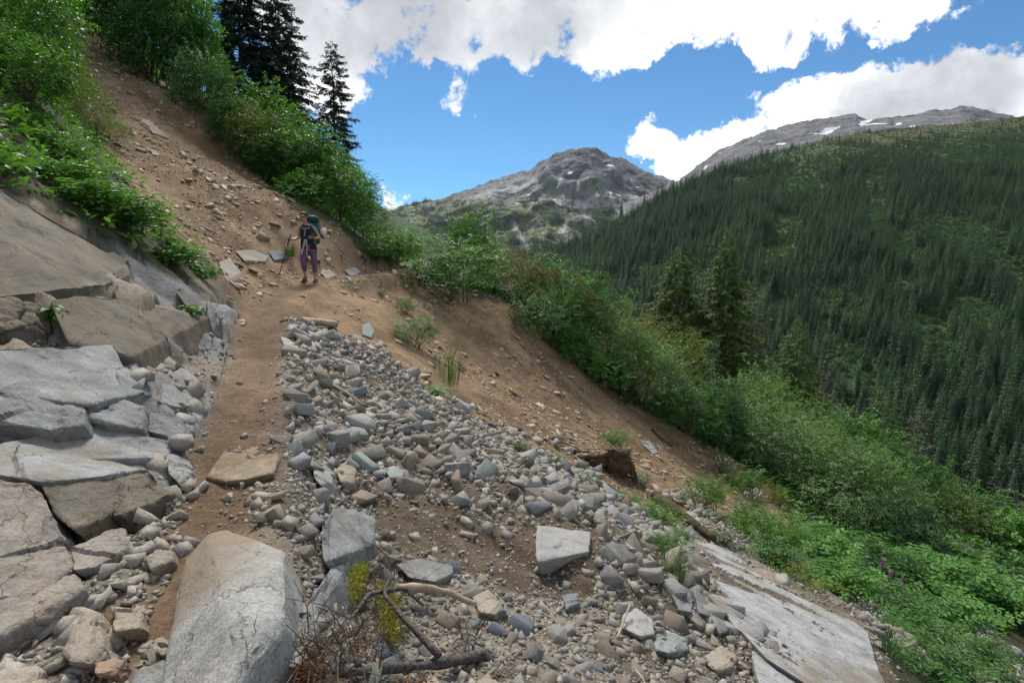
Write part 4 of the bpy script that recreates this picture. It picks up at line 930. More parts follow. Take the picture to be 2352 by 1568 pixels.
    grit(2500, [(1600, 1225), (1660, 1245), (1860, 1330), (2010, 1455), (2080, 1600), (1900, 1600), (1640, 1380)], .012, .05, STONE_ARR, M_STONES, 'slab_grit', thin=lambda q: fbm(np.c_[q * 1.3, q[:, 0] * 0], 3, 733) > .12)
    # larger single stones lying on the brown slope
    xy = vis_xy(rng, 500, R_SCAR); xy = xy[filt(xy, R_SCAR)]; td, _ = trail_dist(xy); xy = xy[td > .6][:36]
    me = [mesh_np('slope_stone', v, f, [M_CHIP]) for v, f in CHIP_ARR + STONE_ARR[:3]]
    nr = normals_at(xy); z = height(xy)
    for i in range(len(xy)):
        s = rng.uniform(.09, .2); o = link('slope_stone', me[rng.randint(len(me))], loc=(xy[i, 0], xy[i, 1], z[i] + .2 * s)); o.scale = (s, s, s)
        q = Vector(nr[i]).to_track_quat('Z', 'Y') @ Euler((rng.normal(0, .2), rng.normal(0, .2), rng.uniform(0, 6.28))).to_quaternion(); o.rotation_euler = q.to_euler()
        tag(o, 'flat tan stone lying loose on the bare brown earth slope', 'stone', 'loose stones on the brown earth slope')
M_TANMIX = rock_mat('dusty_rubble', [(0.24, 0.20, 0.155), (0.32, 0.285, 0.235), (0.27, 0.25, 0.22), (0.37, 0.335, 0.285), (0.24, 0.235, 0.23)], .22, dirt_amt=.4)
build_stones()
# ------------------------------------------------------------------ plant geometry
def unit(v): return v / np.maximum(np.linalg.norm(v, axis=-1, keepdims=True), 1e-9)
def leaf_quads(pos, ax, nr, L, W, fold=.25):
    """folded diamond leaves: base, left, tip, right"""
    ax = unit(ax); sd = unit(np.cross(ax, nr)); up = np.cross(sd, ax)
    L = np.broadcast_to(np.asarray(L, float), (len(pos),))[:, None]; W = np.broadcast_to(np.asarray(W, float), (len(pos),))[:, None]
    b = pos; t = pos + ax * L - up * L * .12; m = pos + ax * L * .45 + up * W * fold
    l = m - sd * W * .5; r = m + sd * W * .5; n = len(pos)
    V = np.stack([b, l, t, r], 1).reshape(-1, 3); o = np.arange(n)[:, None] * 4
    return V, np.vstack([o + [0, 2, 1], o + [0, 3, 2]])
def tube(pts, r0, r1, k=5):
    pts = np.asarray(pts, float); n = len(pts); t = unit(np.gradient(pts, axis=0)); a = np.tile([.3, .2, 1.0], (n, 1)); a[np.abs(t[:, 2]) > .9] = [1, 0, 0]
    u = unit(np.cross(t, a)); v = np.cross(t, u); rr = np.linspace(r0, r1, n) if np.ndim(r0) == 0 else np.asarray(r0)
    th = np.linspace(0, 2 * np.pi, k, endpoint=False)
    V = pts[:, None] + rr[:, None, None] * (u[:, None] * np.cos(th)[None, :, None] + v[:, None] * np.sin(th)[None, :, None])
    i = np.arange(n * k).reshape(n, k); j = np.roll(i, -1, 1)
    Fq = np.stack([i[:-1], j[:-1], j[1:], i[1:]], -1).reshape(-1, 4)
    T = np.vstack([Fq[:, [0, 1, 2]], Fq[:, [0, 2, 3]]])
    cap = [[i[-1, 0], i[-1, q], i[-1, q + 1]] for q in range(1, k - 1)] + [[i[0, 0], i[0, q + 1], i[0, q]] for q in range(1, k - 1)]
    return V.reshape(-1, 3), np.vstack([T, np.array(cap)])
class Acc:
    def __init__(s): s.V = []; s.F = []; s.n = 0
    def add(s, v, f):
        s.V.append(v); s.F.append(f + s.n); s.n += len(v); return s
    def mesh(s, name, mats, smooth=False): return mesh_np(name, np.vstack(s.V), np.vstack(s.F), mats, smooth)
def rdir(rng, n): return unit(rng.normal(size=(n, 3)))
def clump_leaves(rng, C, out, R0, n_twig, n_leaf, leaf, ratio, twl, pinnate=.5, droop=.25, jit=.35):
    """twigs fanning from every clump centre C (n,3), leaflets in two rows along each"""
    nc = len(C); o = np.repeat(C, n_twig, 0) + rng.normal(size=(nc * n_twig, 3)) * R0[:, None].repeat(n_twig, 0) * .38
    d = unit(np.repeat(out, n_twig, 0) * .9 + rdir(rng, nc * n_twig) * .95 + [0, 0, .18])
    nt = len(o); s = (np.arange(n_leaf) + .6) / n_leaf
    L = twl * rng.uniform(.7, 1.3, nt)
    p = o[:, None] + d[:, None] * (s[None, :] * L[:, None])[..., None]; p[..., 2] -= droop * (s[None] ** 2) * L[:, None]
    up = unit(rdir(rng, nt) * .55 + np.repeat(out, n_twig, 0) * .35 + [0, 0, .9]); sd = unit(np.cross(d, up))
    sg = np.where(np.arange(n_leaf) % 2, 1, -1)[None, :, None]
    ax = d[:, None] * (.45 + .5 * s[None, :, None] ** 3) + sd[:, None] * sg * pinnate * 1.4 + rng.normal(size=(nt, n_leaf, 3)) * jit - [0, 0, droop * .5]
    nr = np.broadcast_to(up[:, None], ax.shape) + rng.normal(size=ax.shape) * jit
    sz = leaf * rng.uniform(.65, 1.2, (nt, n_leaf))
    return p.reshape(-1, 3), ax.reshape(-1, 3), nr.reshape(-1, 3), sz.ravel(), sz.ravel() * ratio
def crown_points(rng, n, w, h, base=.1, shell=.45):
    v = rdir(rng, n); v[:, 2] = np.abs(v[:, 2]) * 1.1 - .22; v = unit(v); rr = rng.uniform(shell, 1, n) ** .7
    lump = 1 + .28 * vnoise(v * 1.8 + rng.uniform(0, 50), 5)
    C = v * (rr * lump)[:, None] * [w / 2, w / 2, h * (1 - base) * .62]; C[:, 2] += h * (base + .36 * (1 - base))
    C[:, 2] = np.maximum(C[:, 2], .05 * h)
    return C, unit(v * [1, 1, 1.2])
def make_bush(seed, w, h, nclump, ntw, nlf, leaf, ratio, twl, mat, pinnate=.5, nst=7, stem_r=.018, droop=.25, base=.1, shell=.45, jit=.35, stemmat=None):
    rng = np.random.RandomState(seed)
    C, out = crown_points(rng, nclump, w, h, base, shell)
    pos, ax, nr, L, W = clump_leaves(rng, C, out, np.full(nclump, w * .2), ntw, nlf, leaf, ratio, twl, pinnate, droop, jit)
    v, f = leaf_quads(pos, ax, nr, L, W); fol = mesh_np('foliage', v, f, [mat])
    st = Acc()
    for i in range(nst):
        c = C[rng.randint(len(C))] * [.85, .85, .9]; m = np.array([c[0] * .35, c[1] * .35, c[2] * .6]) + rng.normal(size=3) * w * .05
        b = np.array([rng.normal() * w * .05, rng.normal() * w * .05, -.15 * h])
        t = np.linspace(0, 1, 8)[:, None]; pts = b * (1 - t) ** 2 + 2 * m * t * (1 - t) + c * t ** 2; st.add(*tube(pts, stem_r, stem_r * .3, 5))
        for _ in range(4):
            k = rng.randint(2, 7); e = C[rng.randint(len(C))]; e = pts[k] + (e - pts[k]) * min(1, .35 * w / max(np.linalg.norm(e - pts[k]), .01))
            t2 = np.linspace(0, 1, 5)[:, None]; st.add(*tube(pts[k] * (1 - t2) + e * t2 + [0, 0, .06 * w] * (t2 * (1 - t2)), stem_r * .5, stem_r * .15, 4))
    return fol, st.mesh('stems', [stemmat or M_TWIG], True)
def make_herb(seed, n, h, spread, leaf, ratio, mat, pairs=7, arch=.5, taper=True):
    """fronds arching up and out of one root, leaflets in pairs that shrink to the tip"""
    rng = np.random.RandomState(seed); P_, A_, N_, L_, W_ = [], [], [], [], []; st = Acc()
    for i in range(n):
        az = rng.uniform(0, 6.283); r = spread * rng.uniform(.3, 1) ** .7; hh = h * rng.uniform(.55, 1.1) * (1.1 - .45 * r / spread); o = np.array([rng.normal() * spread * .3, rng.normal() * spread * .3, 0])
        e = np.array([math.cos(az) * r, math.sin(az) * r, 0]); t = np.linspace(0, 1, pairs + 3)
        pts = o + e * (t ** 1.4)[:, None] + np.array([0, 0, hh]) * (np.sin(t * (1.57 + arch * .7)))[:, None]
        d = unit(np.gradient(pts, axis=0)); sd = unit(np.cross(d, [0, 0, 1.0])); q = slice(2, None)
        for sg in (-1, 1):
            k = pts[q]; P_.append(k); A_.append(d[q] * .55 + sd[q] * sg + rng.normal(size=k.shape) * .12); N_.append(np.cross(sd[q], d[q]) + rng.normal(size=k.shape) * .2)
            s = np.linspace(1, .3, len(k)) if taper else np.ones(len(k)) * rng.uniform(.8, 1.1, len(k)); L_.append(leaf * s); W_.append(leaf * ratio * s)
        st.add(*tube(pts[::2], .006, .002, 3))
    v, f = leaf_quads(np.vstack(P_), np.vstack(A_), np.vstack(N_), np.concatenate(L_), np.concatenate(W_))
    return mesh_np('foliage', v, f, [mat]), st.mesh('stems', [M_TWIG])
def make_grass(seed, n, h, spread, mat, lean=(0, 0), wid=.012):
    rng = np.random.RandomState(seed); az = rng.uniform(0, 6.283, n); r = rng.uniform(0, 1, n) ** .6
    b = np.c_[np.cos(az) * r * spread * .45, np.sin(az) * r * spread * .45, np.zeros(n)]; hh = h * rng.uniform(.5, 1.1, n)
    out = np.c_[np.cos(az), np.sin(az), np.zeros(n)] * rng.uniform(.2, 1, n)[:, None] * spread * .6 + [lean[0] * h, lean[1] * h, 0]
    t = np.linspace(0, 1, 5); pts = b[:, None] + out[:, None] * (t ** 2)[None, :, None] + (np.sin(t * 1.9))[None, :, None] * np.array([0, 0, 1]) * hh[:, None, None]
    sd = np.c_[-np.sin(az), np.cos(az), np.zeros(n)] * wid; w = np.array([1, .95, .75, .45, .05])
    A = pts - sd[:, None] * w[None, :, None]; B = pts + sd[:, None] * w[None, :, None]
    V = np.stack([A, B], 2).reshape(-1, 3); o = (np.arange(n) * 10)[:, None]
    Fq = [np.hstack([o + 2 * k, o + 2 * k + 1, o + 2 * k + 3, o + 2 * k + 2]) for k in range(4)]
    return mesh_np('blades', V, np.vstack(Fq), [mat])
def make_conifer(seed, h, r, nbr, mat, trunkr=.16, start=.08, droop=.35, twig=.34, twn=16, top_pow=.85, dens=1.0, gap=0.0, upturn=.15, tip_nod=0.0, wid=.16, sub=3):
    rng = np.random.RandomState(seed); st = Acc(); nod = np.array([tip_nod, 0, 0])
    tz = np.linspace(-.3, h, 14); tp = np.c_[np.zeros(14), np.zeros(14), tz] + nod[None] * (np.clip(tz / h, 0, 1) ** 6)[:, None] * h * .04 + rng.normal(size=(14, 3)) * [.02, .02, 0]
    if tip_nod: tp[-1, 2] -= h * .02
    st.add(*tube(tp, trunkr, trunkr * .06, 7)); P_, A_, N_, L_, W_ = [], [], [], [], []
    for i in range(nbr):
        t = start + (1 - start) * ((i + rng.rand()) / nbr) ** 1.05
        if rng.rand() < gap: continue
        L = max(r * (1 - t) ** top_pow * rng.uniform(.62, 1.12), .12 * r * (1.02 - t) + .08); az = i * 2.39996 + rng.normal() * .35
        e = np.array([math.cos(az), math.sin(az), 0]); z0 = t * h; s = np.linspace(0, 1, 7)
        pts = np.array([0, 0, z0]) + e * (s * L)[:, None] + np.array([0, 0, 1.0]) * (L * (upturn * s - droop * (.4 + .9 * (1 - t)) * s ** 2 + (.10 * s ** 4)))[:, None]
        if L > .35 * r: st.add(*tube(pts[:6], .028 * (1 - t) + .008, .005, 3))
        n = max(4, int(twn * dens * (L / r) ** .8)); q = rng.uniform(.12, 1, n) ** .8
        b = np.stack([np.interp(q, s, pts[:, k]) for k in range(3)], -1); sd = np.array([-e[1], e[0], 0]); sg = rng.choice([-1, 1], n)[:, None]
        tl = twig * (L / r) ** .35 * (1.15 - .65 * q) * rng.uniform(.7, 1.25, n)
        ax = e * rng.uniform(.45, .9, n)[:, None] + sd * sg * rng.uniform(.25, .95, n)[:, None] - np.array([0, 0, 1]) * rng.uniform(.05, .75, n)[:, None] * (.4 + droop)
        for k in range(sub):
            P_.append(b + unit(ax) * (tl * .28 * k)[:, None]); A_.append(ax + rng.normal(size=ax.shape) * (.12 + .25 * (k > 0)) + sd * (k - 1) * .35 * sg); N_.append(np.array([0, 0, 1.0]) + rng.normal(size=ax.shape) * .35); l = tl * (1 - .18 * k); L_.append(l); W_.append(l * wid)
    # leader
    n = 10; P_.append(np.c_[np.zeros(n), np.zeros(n), np.linspace(h * .95, h * 1.005, n)] + nod * h * .03); A_.append(rdir(rng, n) * [.7, .7, .3] + [0, 0, .55]); N_.append(rdir(rng, n)); L_.append(np.full(n, .16 * twig + .12)); W_.append(np.full(n, .04))
    v, f = leaf_quads(np.vstack(P_), np.vstack(A_), np.vstack(N_), np.concatenate(L_), np.concatenate(W_), .1)
    return mesh_np('crown', v, f, [mat]), st.mesh('trunk', [M_BARK], True)

# ------------------------------------------------------------------ plant beds
KIND = {}
def reg(k, *a, **kw): KIND[k] = (a, kw)
def protos():
    B = make_bush
    for s in (1, 2, 3):
        KIND['alder', s] = B(10 + s, 2, 2, 150, 6, 7, .085, .62, .26, G_ALDER, .6)
        KIND['dark', s] = B(20 + s, 2, 2, 150, 6, 7, .08, .6, .26, G_DARK, .6)
        KIND['willow', s] = B(30 + s, 2, 2, 150, 8, 8, .060, .45, .24, G_WILLOW, .55, nst=12, stem_r=.014)
        KIND['olive', s] = B(40 + s, 2, 2, 150, 7, 7, .062, .5, .24, G_OLIVE, .55, nst=10)
        KIND['ash', s] = B(50 + s, 2, 2, 120, 6, 9, .085, .36, .30, G_ALDER, .85, jit=.15)
        KIND['bright', s] = B(60 + s, 2, 2, 95, 6, 8, .115, .5, .34, G_BRIGHT, .8, jit=.2, shell=.35)
        KIND['russet', s] = B(70 + s, 2, 2, 140, 7, 7, .055, .45, .22, G_RUSSET, .5, nst=14)
        KIND['fern', s] = make_herb(80 + s, 75, 1.7, 1.25, .17, .36, G_BRIGHT, pairs=11, arch=.75)
        KIND['bigleaf', s] = make_herb(90 + s, 95, 1.8, 1.2, .19, .5, G_BRIGHT, pairs=6, arch=.5, taper=False)
        KIND['darkherb', s] = make_herb(100 + s, 80, 1.7, 1.2, .22, .34, G_ALDER, pairs=6, arch=.55, taper=False)
        KIND['sage', s] = make_herb(110 + s, 60, 1.7, .9, .14, .22, G_SAGE, pairs=9, arch=.1, taper=False)
        KIND['lime', s] = make_herb(120 + s, 36, 1.6, 1.1, .22, .34, G_LIME, pairs=7, arch=.6)
        KIND['fir', s] = make_conifer(130 + s, 2, 1.15, 46, G_YOUNGFIR, .035, start=.02, droop=.35, twig=.34, twn=18, wid=.13)
        KIND['vine', s] = B(140 + s, 2, 2, 46, 6, 6, .17, .62, .40, G_BRIGHT, .75, jit=.25, shell=.3)
protos()
PLN = [0]
PAR = {'foliage': 'foliage', 'stems': 'stems'}
def plant(name, label, cat, X, Yb, wpx, hpx, kind, group=None, d=None, lean=0.0, sink=.04, depth=None):
    """a plant whose root is at (X, Yb) on the hillside, wpx wide and hpx high as surveyed"""
    PLN[0] += 1; i = PLN[0]
    if d is None:
        b = hit(X, Yb)
        if b is None: b = P(X, Yb, 20)
        dd = float(b @ FWD)
    else:
        b = P(X, Yb, d); dd = d; b[2] = min(b[2], gz(b[0], b[1]))
        hpx = hpx + 0
    w, h = wpx / F * dd, hpx / F * dd
    if d is not None: h = P(X, Yb - hpx, d)[2] - b[2]
    fol, st = KIND[kind, 1 + i % 3]
    e = empty(name, (b[0], b[1], b[2] - sink * h), (i * 2.4) % 6.28)
    e.scale = (w / 2, (depth or w) / 2 if depth is None else depth / 2, h / 2)
    if lean: e.rotation_euler = (0, lean, (i * 2.4) % .6)
    link('crown' if kind == 'fir' else 'foliage', fol, e); link('trunk' if kind == 'fir' else 'stems', st, e)
    return tag(e, label, cat, group)
def build_plants():
    S = 'shrub'
    # ---- the shrubs that edge the bare slope on the right, from the trail's crest downhill
    for a in [
     ('dense dark green shrub at the crest where the trail vanishes', 1050, 692, 215, 150, 'ash'), ('slender wispy green shrub top rising behind the crest shrub', 1085, 650, 120, 160, 'alder', 21.5),
     ('yellow-green shrub right of the dark crest shrub', 1135, 668, 110, 110, 'olive', 20.5), ('russet heath-like shrub between the yellow-green shrub and the berry bush', 1205, 690, 130, 115, 'russet', 20.5),
     ('dark shrub bank below the berry bush', 1255, 785, 140, 120, 'ash'), ('grey-stemmed green shrub under the berry bush', 1340, 800, 150, 130, 'olive', 20.5),
     ('bright pinnate-leaved shrub overhanging the slope edge below the berry bush', 1318, 838, 100, 85, 'bright'), ('low bright green shrub at the slope edge below the pinnate one', 1385, 890, 110, 70, 'bright'),
     ('grey-green willow shrub right of the berry bush', 1410, 850, 170, 160, 'willow', 20.5), ('russet-tipped shrub behind the willow shrubs', 1455, 840, 150, 130, 'russet', 22.5),
     ('wide grey-green willow shrub midway down the slope edge', 1480, 935, 190, 170, 'willow'), ('pale willow shrub with upright tips in front of the paired conifers', 1540, 890, 170, 145, 'olive', 22.5),
     ('reddish-brown shrub below the paired conifers', 1540, 945, 120, 120, 'russet', 21), ('dark glossy shrub at the lower slope edge before the young fir', 1575, 995, 150, 130, 'ash'),
     ('dark green shrub under the bare-stemmed young fir', 1640, 1010, 130, 140, 'dark', 20.5), ('bushy young fir at the slope edge right of the glossy shrub', 1680, 1040, 150, 170, 'fir', 20.5),
     ('pale-leaved willow thicket above the arching grey stems', 1740, 1010, 190, 170, 'willow', 23), ('willow thicket with arching grey stems', 1780, 1085, 200, 160, 'willow', 20),
     ('grey-green shrub right of the arching stems', 1855, 1080, 180, 150, 'willow', 22), ('tall rounded willow in the middle of the right thicket', 1890, 1160, 210, 190, 'willow', 18.5),
     ('green shrub behind the rounded willow', 1960, 1110, 200, 160, 'alder', 21), ('broad grey-green willow low in the right thicket', 1985, 1215, 220, 190, 'willow', 17),
     ('dark shrub inside the lower right thicket', 2060, 1185, 190, 150, 'ash', 19.5), ('bright fir-like shrub low in the right thicket', 2085, 1260, 170, 200, 'fir', 17),
     ('olive shrub below the grey snags', 2160, 1260, 190, 160, 'olive', 19), ('green shrub right of the olive one near the broken trunk', 2245, 1290, 190, 160, 'alder', 19),
     ('leafy shrub at the right frame edge by the leaning trunk', 2345, 1340, 170, 170, 'bright', 17.5), ('dark shrub at the foot of the broken trunk', 2270, 1345, 170, 120, 'dark', 17.5)]:
        plant('shrub', a[0], S, *a[1:6], d=a[6] if len(a) > 6 else None)
    for a in [
     ('ferny green clump on the slope above the lying log', 1620, 1160, 110, 95, 'fern'), ('round light green clump near the thicket edge', 1712, 1125, 95, 85, 'fern'), ('small yellow-green clump at the thicket foot', 1780, 1150, 70, 60, 'lime'),
     ('lush fern clump right of the lying log', 1720, 1240, 150, 110, 'fern'), ('tall fern clump under the willows', 1790, 1260, 150, 120, 'fern'), ('broad-leaved clump at the upper end of the pale slab', 1790, 1310, 130, 90, 'darkherb'),
     ('bright leafy clump below the rounded willow', 1880, 1300, 150, 110, 'bigleaf'), ('yellowish fern clump above the pale slab', 1850, 1355, 120, 80, 'lime'), ('leafy clump left of the pink flower spikes', 1930, 1370, 140, 110, 'bigleaf'),
     ('dark leafy clump behind the pink flower spikes', 2000, 1320, 160, 120, 'darkherb'), ('leafy clump right of the pink flower spikes', 2110, 1350, 170, 110, 'bigleaf'), ('green clump by the right frame edge above the gravel strip', 2330, 1425, 170, 110, 'bigleaf'),
     ('leafy clump midway between the flower spikes and the frame edge', 2215, 1380, 170, 100, 'bigleaf'), ('low herb clump below the pink flower spikes', 2060, 1425, 150, 90, 'darkherb'), ('herb clump above the gravel strip', 2180, 1430, 150, 80, 'bigleaf'),
     ('dark long-leaved clump beside the lower end of the pale slab', 2110, 1500, 170, 110, 'darkherb'), ('long-leaved clump at the bottom edge right of the slab', 2170, 1575, 170, 110, 'darkherb'), ('sprawling green clump at the bottom right corner', 2260, 1530, 120, 70, 'darkherb'),
     ('pale herb clump left of the long-leaved ones', 2060, 1470, 90, 60, 'fern'),
     ('bright leafy clump between gravel crest and root wad', 1440, 1165, 90, 50, 'fern'), ('light green leafy clump below the root wad', 1510, 1205, 110, 85, 'fern'), ('leafy fern clump at the top of the pale slab', 1525, 1275, 100, 70, 'fern'), ('small fern clump right above the pale slab', 1555, 1240, 70, 40, 'fern'),
     ('bright rounded leafy clump on the bare slope above the root wad', 1408, 1025, 70, 58, 'fern'), ('lime green clump on the gravel crest', 1270, 1065, 56, 32, 'lime'), ('flat bright leaves at the gravel crest', 998, 910, 55, 28, 'bigleaf'),
     ('bushy dark green clump alone on the brown slope', 958, 795, 95, 70, 'ash'), ('small green clump above the bushy dark one', 932, 720, 40, 38, 'ash'), ('tiny green clump on the slope edge by the thicket', 1650, 1060, 50, 40, 'lime'),
     ('rusty yellow grass-like clump at the cracked knobs', 1540, 1310, 40, 28, 'lime'), ('small green sprig on the pale slab edge', 1640, 1350, 26, 34, 'lime')]:
        plant('herb_clump', a[0], 'plant', *a[1:6], d=a[6] if len(a) > 6 else None)
    for a in [
     ('grey-green flowering herb on the gravel crest left of the lime clump', 1200, 1040, 55, 40), ('grey-green herb left of the root wad', 1345, 1120, 60, 45), ('white-flowered grey herb right of the root wad', 1475, 1115, 60, 45), ('white-flowered herb at the slope edge below the russet shrub', 1185, 745, 60, 70),
     ('white-flowered herb beside the ferny clump above the log', 1590, 1160, 60, 50), ('grey herb with white heads between two fern clumps', 1735, 1170, 70, 60), ('pale grey herb cluster at the end of the lying log', 1660, 1245, 80, 50), ('grey herb at the thicket foot', 1660, 1085, 60, 50),
     ('white-flowered herb on the left rock rib below the bright leaves', 385, 610, 80, 80), ('small grey herb in the rock cleft at left', 440, 725, 40, 30), ('tiny grey herb on the brown slope', 876, 680, 24, 22), ('grey herb at the right gravel strip', 2250, 1490, 70, 40)]:
        e = plant('flowering_herb', a[0], 'plant', *a[1:5], 'sage')
        rng = np.random.RandomState(PLN[0]); n = 40; q = rng.normal(size=(n, 3)) * [.5, .5, .12] + [0, 0, 1.55]; q[:, 2] -= (q[:, 0] ** 2 + q[:, 1] ** 2) * .5
        v, f = scatter_join(PEBBLE_ARR, q, np.full(n, .05), rng, .3); link('flower_heads', mesh_np('flower_heads', v, f, [M_WHITE]), e)
    # ---- upper left: the alders over the scar
    for a in [
     ('tall dark alder at the top of the bare slope', 265, 150, 240, 330, 'alder', 24), ('leafy alder thicket left of the spruces, upper part', 320, 190, 220, 330, 'alder', 23), ('dark hollow shrub under the upper alders', 330, 165, 170, 130, 'dark', 21.5),
     ('spreading alder with bare branch against the sky', 385, 250, 150, 330, 'alder', 22), ('pale-leaved alder beside the spruce pair', 455, 300, 90, 270, 'alder', 23), ('dark shrub at the edge of the bare slope below the alders', 450, 250, 130, 120, 'dark', 20),
     ('low dark shrub below the spreading alder', 520, 320, 110, 90, 'dark', 19.5), ('dark brown-green shrub at the slope edge under the spruce pair', 560, 350, 120, 100, 'olive', 19), ('green alder under the spruce pair', 590, 350, 190, 170, 'alder', 21),
     ('rounded bright shrub halfway down the slope edge', 640, 430, 170, 190, 'ash', 19.5), ('rounded green shrub in front of the single spruce', 690, 460, 190, 200, 'alder', 20), ('hanging leafy shrub above the hiker', 700, 490, 130, 110, 'bright', 18.3),
     ('green shrub right of the hiker pack', 760, 510, 160, 180, 'ash', 18.8), ('shrub at the foot of the single spruce', 790, 530, 110, 170, 'alder', 21), ('small leafy shrub above the far bend', 820, 560, 120, 110, 'ash', 18.5),
     ('pale fern-like shrub at the far bend of the trail', 850, 600, 130, 90, 'fern', 18.2), ('bright green shrub left of the vanishing trail', 905, 612, 100, 100, 'bright', 19.5), ('dark low shrub where the trail rounds the far bend', 880, 600, 120, 70, 'alder', 21),
     ('grassy tuft shrub hanging at the bank above the hiker head', 735, 500, 70, 60, 'fern', 17.6)]:
        a = (a[0], a[1] + (20 if a[6] > 18.4 else 8), a[2] - (14 if a[6] > 18.4 else 6), a[3], a[4] * (.74 if a[1] > 560 else .95)) + a[5:]
        plant('alder_shrub' if 'alder' in a[0] else 'shrub', a[0], S, *a[1:6], d=a[6])
    # ---- the near left bank
    for a in [
     ('alder branches filling the top left corner', 20, 100, 260, 190, 'alder', 13), ('dark leafy bough in the upper left corner', 95, 60, 130, 110, 'dark', 16), ('thin shrub at the left border of the bare slope', 165, 200, 80, 90, 'olive', 14),
     ('sparse shrub at the left edge of the bare slope', 255, 330, 75, 60, 'olive'), ('brownish thin bush on the left edge of the slope', 210, 260, 90, 80, 'olive', 13),
     ('ferny shrub filling the left frame edge', -10, 400, 200, 180, 'bright', 8.6), ('shrub on the bank over the tan rock face', 120, 420, 170, 130, 'bright', 9.2), ('dense green shrub high on the left bank', 50, 260, 220, 180, 'alder', 9.8)]:
        plant('shrub', a[0], S, *a[1:6], d=a[6] if len(a) > 6 else None)
    for a in [
     ('lush broad-leaved clump over the tan rock face', 225, 490, 190, 90, 'bigleaf'), ('bright broad-leaved clump spilling over the rock rib', 300, 535, 150, 95, 'bigleaf'), ('leafy clump lowest on the rock rib', 400, 610, 120, 60, 'bigleaf'), ('small clump at the tip of the rock rib by the trail', 465, 640, 80, 45, 'fern'),
     ('grassy clump at the left frame edge', 15, 410, 120, 70, 'fern'), ('leafy clump between the shrubs and the bare slope', 150, 430, 150, 80, 'bigleaf'), ('round green tuft growing on the left rock face', 130, 735, 58, 40, 'fern')]:
        plant('herb_clump', a[0], 'plant', *a[1:6])
    # grasses
    for lb, X, Y, w, h, lean in [('long green grass tuft hanging on the brown slope', 1030, 880, 70, 75, .3), ('grass tuft beside the cracked knobs', 1560, 1330, 40, 35, .1), ('green grass tuft at the top of the earth step left of the hiker', 665, 590, 26, 22, 0), ('yellowing grass tuft by the fern at the slab top', 1530, 1300, 50, 32, .1), ('grass tuft on the upper gravel crest edge', 1190, 1035, 25, 18, .1), ('grass at the lower end of the slab', 2040, 1500, 50, 50, .1)]:
        b = hit(X, Y); dd = b @ FWD; e = empty('grass_tuft', tuple(b)); link('blades', make_grass(X, 120, h / F * dd * 1.2, w / F * dd * 1.25, G_GRASS, (lean, -.15), .0030 * dd / 9), e); tag(e, lb, 'grass')
    # bare arching stems that show in the thicket and under the berry bush
    for nm, n, L_, mt in (('willow thicket with arching grey stems', 11, .95, M_GREYWOOD), ('grey-stemmed green shrub under the berry bush', 8, .85, M_GREYWOOD), ('wide grey-green willow shrub midway down the slope edge', 6, .8, M_GREYWOOD), ('spreading alder with bare branch against the sky', 6, 1.0, M_GREYWOOD)):
        e = [o for o in bpy.data.objects if o.get('label') == nm][0]; rng = np.random.RandomState(n); st = Acc()
        for k in range(n):
            a = rng.uniform(-2.6, -.5) if rng.rand() < .8 else rng.uniform(0, 6.28); a -= e.rotation_euler[2]; d = np.array([math.cos(a), math.sin(a), 0]); t = np.linspace(0, 1, 9)[:, None]; r = L_ * rng.uniform(.8, 1.25)
            st.add(*tube(d * r * t ** 1.1 + np.array([0, 0, 1.0]) * rng.uniform(.9, 1.7) * np.sin(t * 1.75) + rng.normal(size=(9, 3)) * .02, .02, .006, 5))
        link('branches', st.mesh('branches', [mt], True), e)
    # fireweed spikes
    for i, (X, Y, h) in enumerate([(1985, 1345, 70), (2015, 1360, 85), (2035, 1375, 75), (2050, 1345, 70), (2075, 1375, 60), (2000, 1310, 60), (1857, 1255, 70), (2060, 1395, 60)]):
        b = hit(X, Y); dd = b @ FWD; hh = h / F * dd; rng = np.random.RandomState(900 + i)
        e = empty('fireweed', tuple(b)); z = np.linspace(0, hh, 9); pts = np.c_[.06 * np.sin(z * 1.4 + i), .05 * np.cos(z + i), z]
        link('stem', Acc().add(*tube(pts, .012, .004, 4)).mesh('stem', [M_TWIG]), e)
        n = 70; t = rng.uniform(.1, .75, n); q = np.c_[np.interp(t * hh, z, pts[:, 0]), np.interp(t * hh, z, pts[:, 1]), t * hh]; a = rdir(rng, n) * [1, 1, .2] + [0, 0, .25]
        v, f = leaf_quads(q, a, np.tile([0, 0, 1.0], (n, 1)) + rng.normal(size=(n, 3)) * .2, .17, .035); link('leaves', mesh_np('leaves', v, f, [G_ALDER]), e)
        n = 34; t = rng.uniform(.7, 1.02, n); q = np.c_[np.full(n, pts[-1, 0]), np.full(n, pts[-1, 1]), t * hh]; a = rdir(rng, n) * [1, 1, .4]
        v, f = leaf_quads(q, a, rdir(rng, n), .05, .035); link('petals', mesh_np('petals', v, f, [M_MAGENTA]), e)
        tag(e, 'tall pink fireweed spike among the green herbs on the lower right slope', 'flower', 'pink flower spikes on the lower right slope')
    # rowan with berries
    e = plant('berry_bush', 'rowan bush hung with red berry clusters on the slope edge', 'bush', 1275, 730, 190, 145, 'ash', d=20.5)
    rng = np.random.RandomState(4); n = 26; v0 = rdir(rng, n); v0[:, 2] = np.abs(v0[:, 2]) * .9; C = v0 * [.95, .95, .8] + [0, 0, .95]
    for c in C:
        m = 12; v, f = scatter_join(PEBBLE_ARR, rng.normal(size=(m, 3)) * [.035, .035, .025], np.full(m, .019), rng); link('berries', mesh_np('berries', v, f, [M_BERRY]), e, tuple(c))
    e2 = plant('berry_bush', 'second berry bush with fewer red clusters, lower down the slope edge', 'bush', 1330, 790, 150, 150, 'ash', d=20.8)
